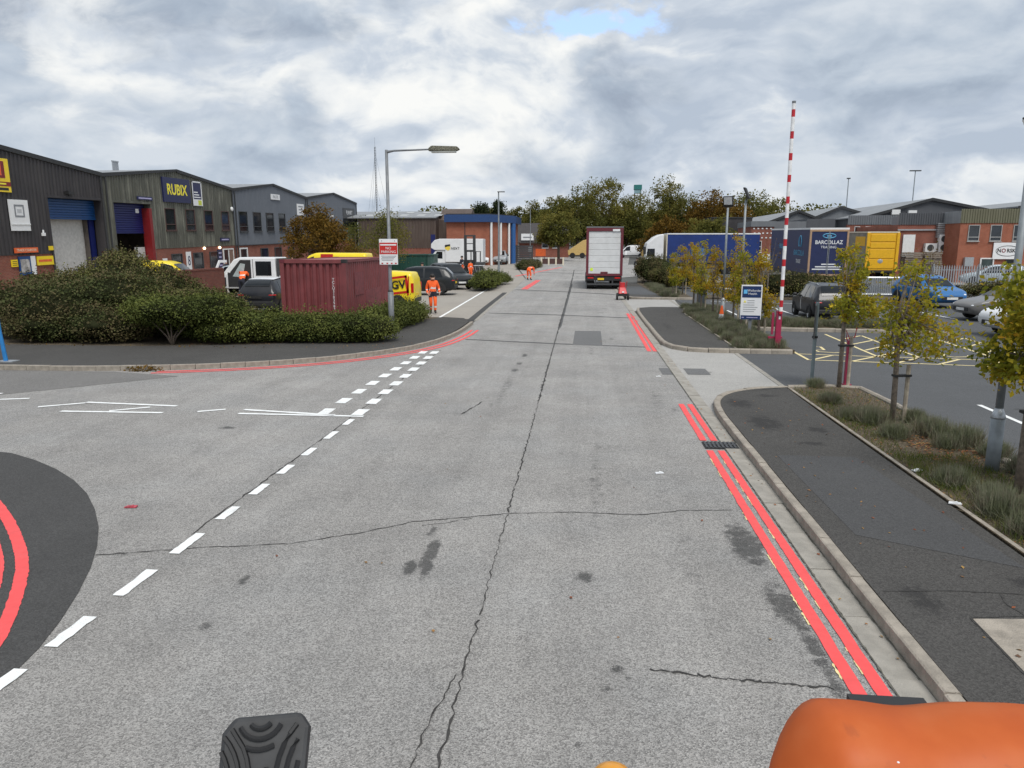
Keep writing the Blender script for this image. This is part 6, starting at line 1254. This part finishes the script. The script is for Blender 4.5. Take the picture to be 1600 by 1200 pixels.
b = MB().box(-.31, .31, -.13, -.105, 2.36, 3.20).build('sign_board', M_signw, t); MB().box(-.30, .30, -.134, -.131, 2.70, 3.08).build('red_field', M_rbox, b); MB().box(-.27, .27, -.138, -.1345, 2.985, 3.03).build('white_strip', M_signw, b)
text('NO', .12, b, (0, -.138, 2.895), RX, M_signw, ext=.002); text('PARKING', .12, b, (0, -.138, 2.775), RX, M_signw, ext=.002)
for k in range(4): MB().box(-.26+.03*(k % 2), .26-.04*k, -.1335, -.131, 2.63-k*.045, 2.648-k*.045).build('small_print', M_gtxt, b)
for x in (-.22, -.05, .1, .24): MB().box(x-.03, x+.03, -.1335, -.131, 2.38, 2.42).build('red_mark', M_rbox, b)
for x in (-.22, .22): MB().cyl((x, -.14, 3.14), (x, -.13, 3.14), .015, n=6).build('fixing', M_gtxt, b)
for z in (2.55, 3.0): MB().tube([(0, 0, z), (0, 0, z+.03)], .07, 10).build('clamp', M_chrome, t)
t = thing('blue_post', 'blue metal post leaning at the left edge of the pavement', 'post', (-14.95, 17.7, .1))
MB().tube([(-.12, .0, 1.3), (-.1, 0, .8), (-.03, 0, .03)], [.045, .045, .055], 10).build('post', mat('blue_post_paint', (.02, .19, .48), .45), t); MB().box(-.2, .25, -.15, .15, 0, .03).build('foot_plate', M_chrome, t)
def slim(x, y, h, lab, arm=.5, th=.07, head=True):
    t = thing('lamp_post', lab, 'street lamp', (x, y, gz(y))); MB().tube([(0, 0, -.1), (0, 0, 1.2)], th*1.35, 8).build('base', M_galv, t); MB().tube([(0, 0, 1.2), (0, 0, h)], [th, th*.6], 8).build('column', M_galv, t)
    if head: MB().box(-.1, arm, -.12, .12, h-.03, h+.06).build('lamp_head', M_grayp, t, bevel=.02)
    return t
slim(-7.5, 66.5, 7.7, 'slim galvanised lamp column on the island beside the dark cars', .55, .09)
t = slim(-7.6, 108, 7.6, 'distant lamp column carrying a small white and red sign', .2); MB().box(-.25, .3, -.2, -.15, 1.4, 2.3).build('white_sign', M_signw, t)
t = thing('orange_board', 'orange-red board on posts beside the distant lamp column', 'sign', (-6.3, 111, gz(111))); MB().box(-.7, .8, -.03, .03, .75, 1.8).build('board', M_osign, t); [MB().box(x-.04, x+.04, .032, .1, 0, 1.8).build('post', M_dark, t) for x in (-.5, .6)]
slim(4.9, 150, 7.0, 'distant lamp column with arm rising above the parked lorry', 1.6, .08)
t = thing('knee_fence', 'low timber fence with cream posts at the bend of the road', 'fence', (-5.4, 98, gz(98)))
for k in range(4): MB().box(k*.95-.1, k*.95+.1, -.1, .1, 0, 1.0).build('post', M_cream, t)
for k in range(3): MB().box(k*.95+.1, k*.95+.85, -.04, .04, .15, .85).build('panel', M_bframe, t)
t = thing('steel_trestle', 'grey steel trestles beside the forklift', 'trestle', (-9.2, 63, 0))
for k in range(3): MB().tube([(k*.35-.4, 0, 0), (k*.35, .1, 1.4), (k*.35+.4, 0, 0)], .035, 6).build('leg', M_chrome, t)
MB().cyl((-.1, .1, 1.38), (.9, .1, 1.38), .03, n=6).build('rail', M_chrome, t)

# right side: lamp column with floodlight, sign, height barrier, posts
def flood(label, loc, h, hx, back=False):
    t = thing('floodlight_post', label, 'lamp column', loc)
    MB().tube([(0, 0, -.1), (0, 0, .72)], .088, 16).build('base', M_galv, t, smooth=True); MB().tube([(0, 0, .72), (0, 0, .74), (0, 0, .86)], [.088, .092, .05], 16).build('collar', M_chrome, t, smooth=True)
    MB().tube([(0, 0, .86), (0, 0, h)], [.05, .042], 12).build('column', M_galv, t, smooth=True)
    MB().tube([(-.12, -.02, h+.12), (-.12, -.02, h), (.12, -.02, h), (.12, -.02, h+.12)], .015, 6).build('yoke', M_black, t)
    f = MB().prism([(-.2, -.16, h+.04), (.2, -.16, h+.04), (.2, .02, h+.46), (-.2, .02, h+.46)], (0, .09, .0)).build('floodlight', M_black, t, bevel=.02)
    o = MB().prism([(-.16, .12*0+.0935-.16+.005, h+.08), (.16, -.0615, h+.08), (.16, .115*0+.103, h+.42), (-.16, .103, h+.42)], (0, .006, 0)).build('lens', M_headl, f)
    return t
flood('galvanised floodlight column in the near bed at the right edge of the photo', (5.60, 10.22, .09), 4.15, 0).rotation_euler = (0, 0, R(75))
flood('left of the two floodlight columns behind the traffic cone', (5.85, 31.5, .09), 4.5, 0).rotation_euler = (0, 0, R(160)); flood('right of the two floodlight columns behind the traffic cone', (6.3, 30.3, .09), 4.75, 0).rotation_euler = (0, 0, R(70))
t = thing('car_park_sign', 'white and navy car park sign on a grey post', 'sign', (5.40, 24.3, .09), R(-10))
MB().box(-.05, .05, .0, .06, -.1, 1.6).build('post', M_grayp, t); b = MB().box(-.32, .32, -.03, 0, .66, 1.76).build('sign_board', M_signw, t, bevel=.008)
M_nv = mat('sign_navy', (.008, .03, .11), .4); MB().box(-.285, .285, -.036, -.031, 1.36, 1.72).build('navy_field', M_nv, b); MB().box(-.30, .30, -.036, -.031, .66, .79).build('navy_strip', M_nv, b); MB().box(-.245, -.135, -.041, -.037, 1.48, 1.61).build('blue_logo', mat('sky_blue_print', (.12, .45, .75), .5), b)
text('Wellorden', .10, b, (.085, -.039, 1.58), RX, M_signw, ext=.002); text('Health', .10, b, (.03, -.039, 1.48), RX, M_signw, ext=.002)
MB().prism([(-.235, -.034, 1.2), (-.155, -.034, 1.2), (-.195, -.034, 1.28)], (0, -.004, 0)).build('warning_mark', M_yletter, b)
for k in range(6): MB().box(-.12 if k < 2 else -.24, .10 if k < 2 else (.2-.05*(k % 3)), -.0345, -.031, 1.255-k*.07, 1.27-k*.07).build('small_print', M_gtxt, b)
MB().box(-.27, -.2, -.041, -.037, .71, .735).box(-.12, .22, -.041, -.037, .71, .735).build('strip_print', M_lilac, b)
M_pink = mat('crimson_post', (.31, .018, .062), .45, var=.08, dirt=.2, dirtc=(.45, .12, .2)); M_rb = mat('barrier_red', (.48, .015, .025), .4); M_wb = mat('barrier_white', (.78, .78, .78), .4)
t = thing('barrier_arm', 'tall red and white striped barrier arm raised on a crimson post', 'barrier', (5.80, 22.4, .09))
MB().box(-.075, .075, -.07, .07, -.1, 1.1).build('post', M_pink, t); MB().box(-.02, .03, -.073, -.0705, .86, .95).build('label', M_signw, t); MB().box(-.19, -.13, .0, .06, .4, 1.05).box(-.26, .14, .02, .1, .28, .34).build('counterweight', M_pink, t)
mb_r, mb_w = MB(), MB(); z = 1.02; k = 0; top = 7.4
RB = [(1.02, 1.1)] + [(z_*.945-.1, z_*.945+.1) for z_ in (1.40, 2.03, 2.65, 3.26, 3.89, 4.52, 5.15, 5.78, 6.40, 7.02)]
for z0, z1 in RB: MB().cyl((.02+z0*-.004, -.11, z0), (.02+z1*-.004, -.11, z1), .052, n=12).build('red_band', M_rb, t)
zz = [q_ for ab in RB for q_ in ab][1:] + [6.90]
for a, c in zip(zz[::2], zz[1::2]): MB().cyl((.02+a*-.004, -.11, a), (.02+c*-.004, -.11, c), .052, n=12).build('white_band', M_wb, t)
pass; MB().cyl((-.009, -.11, 6.9), (-.009, -.11, 6.96), .055, n=12).build('end_cap', M_grayp, t)
t = thing('latch_post', 'short crimson post standing in the near bed, opposite the striped barrier', 'post', (5.80, 16.5, .09))
MB().box(-.045, .045, -.045, .045, -.1, .98).build('post', M_pink, t); MB().box(-.09, .09, -.09, .09, 0, .02).build('foot_plate', M_pink, t); MB().tube([(-.06, 0, .98), (-.09, 0, 1.2), (.0, 0, 1.0), (.1, 0, 1.05), (.13, .0, 1.25)], .015, 6).build('hook', M_rb, t)
t = thing('grey_post', 'grey steel post carrying an edge-on sign at the end of the near bed', 'post', (5.22, 17.0, .0), R(-19))
MB().tube([(0, 0, -.1), (0, 0, 1.85)], .042, 10).build('post', mat('blue_grey_steel', (.16, .20, .21), .5), t); MB().box(-.03, -.005, -.30, .30, 1.05, 1.8).build('sign_plate', M_dark, t); MB().box(-.06, .06, -.06, .06, 1.05, 1.1).build('clamp', M_black, t)
t = thing('traffic_cone', 'orange and white traffic cone in the lavender bed', 'cone', (5.32, 28.8, .09), .2)
MB().box(-.2, .2, -.2, .2, 0, .03).build('foot', M_black, t); MB().cyl((0, 0, .03), (0, 0, .42), .15, .085, 14).build('white_sleeve', M_signw, t); MB().cyl((0, 0, .42), (0, 0, .74), .085, .03, 14).build('tip', M_orange, t)
t = thing('ticket_machine', 'dark grey pedestal ticket machine with white top between the young trees', 'machine', (5.75, 36.2, .0))
MB().box(-.17, .17, -.15, .15, 0, 1.35).build('cabinet', mat('slate_cabinet', (.05, .06, .07), .45), t, bevel=.02); MB().box(-.15, .15, -.155, .15, 1.352, 1.5).build('white_top', M_signw, t); MB().box(-.1, .1, -.162, -.151, .95, 1.2).build('screen', M_carglass, t)
t = thing('white_gate', 'white tubular gate rail standing open behind the traffic cone', 'gate', (5.9, 36.6, .0))
MB().tube([(0, 0, 1.15), (1.2, -5.0, 1.15), (1.2, -5.0, .05)], .05, 8).build('rail', M_wb, t); MB().cyl((0, 0, 0), (0, 0, 1.2), .06, n=8).build('post', M_wb, t)
# red line-marking machine
t = thing('line_marking_machine', 'red line-marking machine standing on the road behind the lorry', 'machine', (2.3, 43.1, 0), R(4))
M_mred = mat('machine_red', (.52, .03, .035), .45, dirt=.25)
MB().box(-.26, .26, -.3, .6, .22, .36).build('chassis', M_black, t); MB().prism([(-.24, -.35, .36), (.24, -.35, .36), (.17, -.1, .72), (-.17, -.1, .72)], (0, .5, 0)).build('hood', M_mred, t, bevel=.03); MB().cyl((0, .12, .55), (0, .12, .98), .17, n=14).build('paint_tank', M_mred, t); MB().tube([(-.2, -.4, 1.05), (-.2, -.1, .7), (.2, -.1, .7), (.2, -.4, 1.05)], .02, 6).build('handle', M_rb, t)
for s in (-1, 1): MB().cyl((s*.27, -.2, .19), (s*.36, -.2, .19), .19, n=14).build('wheel', M_tyre, t); MB().cyl((s*.2, .55, .14), (s*.28, .55, .14), .14, n=12).build('front_wheel', M_tyre, t)
MB().box(-.06, .06, -.37, -.351, .42, .5).build('sticker', M_signw, t)

# brick wall, palisade, crowd barriers, pallets
t = thing('brick_wall', 'dark red brick boundary wall between the corner shrubs and the white pickup', 'wall', (-20.4, 30, 0))
MB().box(-.22, 0, 0, 10.8, -.1, 1.75).build('wall', B_wall, t); mb = MB()
for k in range(35):
    o = MB().box(-.245, .025, k*.305, k*.305+.296, 1.753, 1.84)
    mb.v += []; 
    if k == 0: cap = o.build('coping_brick', B_wall, t)
    else: c = cap.copy(); col.objects.link(c); c.location = (0, k*.305, rng.uniform(-.004, .004))
t = thing('palisade_fence', 'galvanised palisade fence in front of the orange brick office', 'fence', (22.6, 50.5, 0), R(-3))
for x in np.arange(0, 8.6, 2.75): MB().box(x-.05, x+.05, .05, .15, -.1, 1.9).build('post', M_chrome, t)
for z in (.35, 1.5): MB().box(0, 8.4, .0, .045, z, z+.05).build('rail', M_chrome, t)
mb = MB()
for k in range(56): x = k*.15; mb.prism([(x, 0, .08), (x+.07, 0, .08), (x+.07, 0, 1.7), (x+.035, 0, 1.85), (x, 0, 1.7)], (0, -.02, 0))
mb.build('pales', M_chrome, t); MB().box(5.1, 5.6, -.06, -.025, 1.0, 1.4).build('notice', M_signw, t)
t = thing('crowd_barrier', 'front crowd barrier of the galvanised stack below the yellow trailer', 'barrier', (16.95, 47.0, .0), R(-4), R(-8), 'stacked crowd barriers')
MB().tube([(0, 0, .15), (0, 0, 1.05), (.1, 0, 1.15), (2.3, 0, 1.15), (2.4, 0, 1.05), (2.4, 0, .15), (0, 0, .15)], .022, 6).build('frame', M_chrome, t); mb = MB()
for k in range(18): mb.cyl((.13+k*.126, 0, .15), (.13+k*.126, 0, 1.15), .012, n=5)
mb.build('bars', M_chrome, t); MB().box(.3, .36, -.25, .25, 0, .04).build('foot', M_chrome, t); MB().box(2.0, 2.06, -.25, .25, 0, .04).build('foot', M_chrome, t)
for k in range(1, 11): dup(t, loc=(16.95+rng.uniform(-.12, .35)+k*.03, 47.0+k*.13, 0), rz=R(-4+rng.uniform(-2, 2)), label=ORD[k]+' crowd barrier from the front of the galvanised stack')
M_pal = mat('pallet_timber', (.20, .165, .13), .85, var=.3, scale=5)
pal = thing('pallet', 'bottom grey pallet of the left pallet stack beside the yellow trailer', 'pallet', (25.1, 60, 0), 0, 0, 'stacked pallets')
for y in (-.45, 0, .45): MB().box(-.6, .6, y-.05, y+.05, .022, .12).build('bearer', M_pal, pal)
for y in np.linspace(-.43, .43, 5): MB().box(-.6, .6, y-.05, y+.05, .123, .145).build('board', M_pal, pal)
for k in range(1, 34): dup(pal, loc=(25.1+(k//17)*1.45+rng.uniform(-.05, .05), 60+rng.uniform(-.05, .05), (k % 17)*.15), rz=rng.uniform(-.04, .04), label=ORD[k % 17]+' pallet from the bottom of the '+('left' if k < 17 else 'right')+' pallet stack')
# litter
def litter(label, x, y, z, m, d, rz): t = thing('litter', label, 'litter', (x, y, z), rz); MB().prism([(-d, -d*.5, 0), (d, -d*.4, 0), (d*.9, d*.5, 0), (-d*.8, d*.45, 0)], (0, 0, .012)).build('scrap', m, t); MB().prism([(-d*.4, -d*.2, .014), (d*.5, -d*.3, .02), (d*.3, d*.3, .022)], (0, 0, .004)).build('fold', m, t)
litter('crumpled red and white packet lying on the road at the left junction', -5.35, 7.95, .006, mat('red_packet', (.42, .06, .08), .5, var=.5, scale=30), .07, .1); litter('white flattened paper scrap on the road near the red lines', 1.1, 9.9, .006, M_signw, .06, .3); litter('white paper cup lid in the grass of the near bed', 4.55, 10.05, .1, M_signw, .08, .5); litter('white wrapper at the edge of the near bed, nearest the camera', 4.38, 8.65, .13, M_signw, .07, -.3); litter('small white scrap on the road beside the crossover', 1.85, 17.6, .006, M_signw, .06, 0)

# ------------------------------------------------------------------ the vehicle the picture is taken from
t = thing('work_vehicle', 'orange light bar and black ribbed rubber pad on the vehicle in the foreground', 'vehicle', (0, 0, 0))
M_amb = bpy.data.materials.new('amber_lens'); M_amb.use_nodes = True; q = NT(M_amb.node_tree); q.n.clear(); co = q.add('ShaderNodeTexCoord').outputs['Object']
ac = q.ramp(q.noise(co, 9, 4), [(.3, (.56, .105, .014)), (.52, (.64, .135, .022)), (.7, (.68, .17, .04))]); ac = q.mix(q.math('MULTIPLY', q.smooth(q.noise(q.vec('MULTIPLY', co, (30, 4, 90)), 1., 5, .6), .6, .75), .35), ac, (.30, .07, .03))
pb = q.add('ShaderNodeBsdfPrincipled', {'Base Color': ac, 'Roughness': .58, 'Coat Weight': .05, 'Coat Roughness': .3}); tb = q.add('ShaderNodeBsdfTranslucent', {'Color': (.75, .24, .02)})
q.l.new(q.add('ShaderNodeMixShader', {0: .3, 1: pb.outputs[0], 2: tb.outputs[0]}).outputs[0], q.add('ShaderNodeOutputMaterial').inputs[0])
def barsec(x, f):
    # outline of the lens in section; the crown dips between its two humps
    return 0
mb = MB(); N = 34; Mq = 16; g = []
for i in range(N+1):
    u = i/N; x = .40*u; e = max(.02, math.sin(min(u, .2)/.2*PI/2))**.75; e *= max(.02, math.sin(min(1-u, .2)/.2*PI/2))**.75; hump = 1-.10*math.exp(-((u-.45)/.11)**2)
    for k in range(Mq):
        a = 2*PI*k/Mq; ca, sa = math.cos(a), math.sin(a); rr = (abs(ca)**2.7+abs(sa)**2.7)**(-1/2.7); g.append((x, .085*rr*ca*e, .10*rr*sa*e*hump))
mb.add(g, [(i*Mq+k, i*Mq+(k+1) % Mq, (i+1)*Mq+(k+1) % Mq, (i+1)*Mq+k) for i in range(N) for k in range(Mq)] + [tuple(range(Mq)), tuple(N*Mq+k for k in range(Mq))[::-1]])
lb = mb.build('light_bar_lens', M_amb, t, smooth=True, loc=(.240, .835, 2.440), rot=(0, 0, R(3)))
mb = MB()
for cx in (.10, .29): mb.cyl((cx, 0, -.08), (cx, 0, .052), .055, .045, 16)
for k in range(14):
    pass
sp = MB(); rs = random.Random(4)
for k in range(1): sp.ball((rs.uniform(.05, .33), rs.uniform(-.02, .02)-.06, .0935), (.0016, .0016, .0008), 6, 4)
sp.build('dust_speck', M_signw, lb)
MB().tube([(.02, -.0, -.11), (.38, 0, -.11)], .012, 8).build('seal', M_black, lb)
mb.build('reflector', mat('beacon_reflector', (.22, .13, .09), .5), lb)
MB().box(.262, .9, .76, .93, 2.30, 2.37).build('light_bar_base', M_black, t, bevel=.015); MB().box(.37, .47, .925, .95, 2.45, 2.497).build('light_bar_bracket', M_black, t)
MB().ball((.055, .93, 2.325), (.042, .042, .052), 16, 10).build('beacon_lens', mat('amber_beacon', (.62, .26, .01), .3, coat=.4), t, smooth=True); MB().cyl((.055, .93, 2.2), (.055, .93, 2.31), .045, n=16).build('beacon_base', M_black, t)
pad = MB().prism([(-.052, 0, -.085), (.052, 0, -.085), (.062, 0, .05), (.05, 0, .068), (-.035, 0, .068), (-.05, 0, .05)], (0, .022, 0)).build('rubber_pad', mat('grey_rubber', (.03, .031, .033), .6, var=.2, scale=30), t, bevel=.006, loc=(-.402, .80, 2.435), rot=(R(-38), 0, R(14)))
mb = MB()
for cx, cz, a0, a1 in ((0, .068, PI, 2*PI), (0, -.092, 0, PI), (-.105, -.01, -PI/3, PI/3), (.115, -.01, PI-PI/3, PI+PI/3)):
    for k in range(4 if cx == 0 else 6):
        r0 = .016+k*.0125 + (.028 if cx else 0); P = [(cx+r0*math.cos(a0+(a1-a0)*i/14), -.003, cz+r0*math.sin(a0+(a1-a0)*i/14)) for i in range(15)]
        P = [p for p in P if abs(p[0]) < .05 and -.08 < p[2] < .06 and ((abs(p[0])/.05 > abs(p[2]+.01)/.078-.12) if cx else (abs(p[0])/.05 < abs(p[2]+.01)/.078-.12))]
        if len(P) > 2: mb.tube(P, .0032, 5)
mb.build('ribs', mat('rib_rubber', (.012, .012, .013), .6), pad)
MB().cyl((-.402, .80, 2.2), (-.402, .83, 2.37), .025, n=10).build('pad_arm', M_black, t)
MB().box(-1.0, 1.0, -1.5, .80, 2.08, 2.2).build('cab_roof', P_white, t, bevel=.03); MB().box(-.98, .98, -1.5, .72, .5, 2.07).build('cab_shell', P_white, t); 
for x in (-.85, .85):
    for y in (.2, -1.3): MB().cyl((x-.12, y, .4), (x+.12, y, .4), .4, n=18).build('wheel', M_tyre, t)
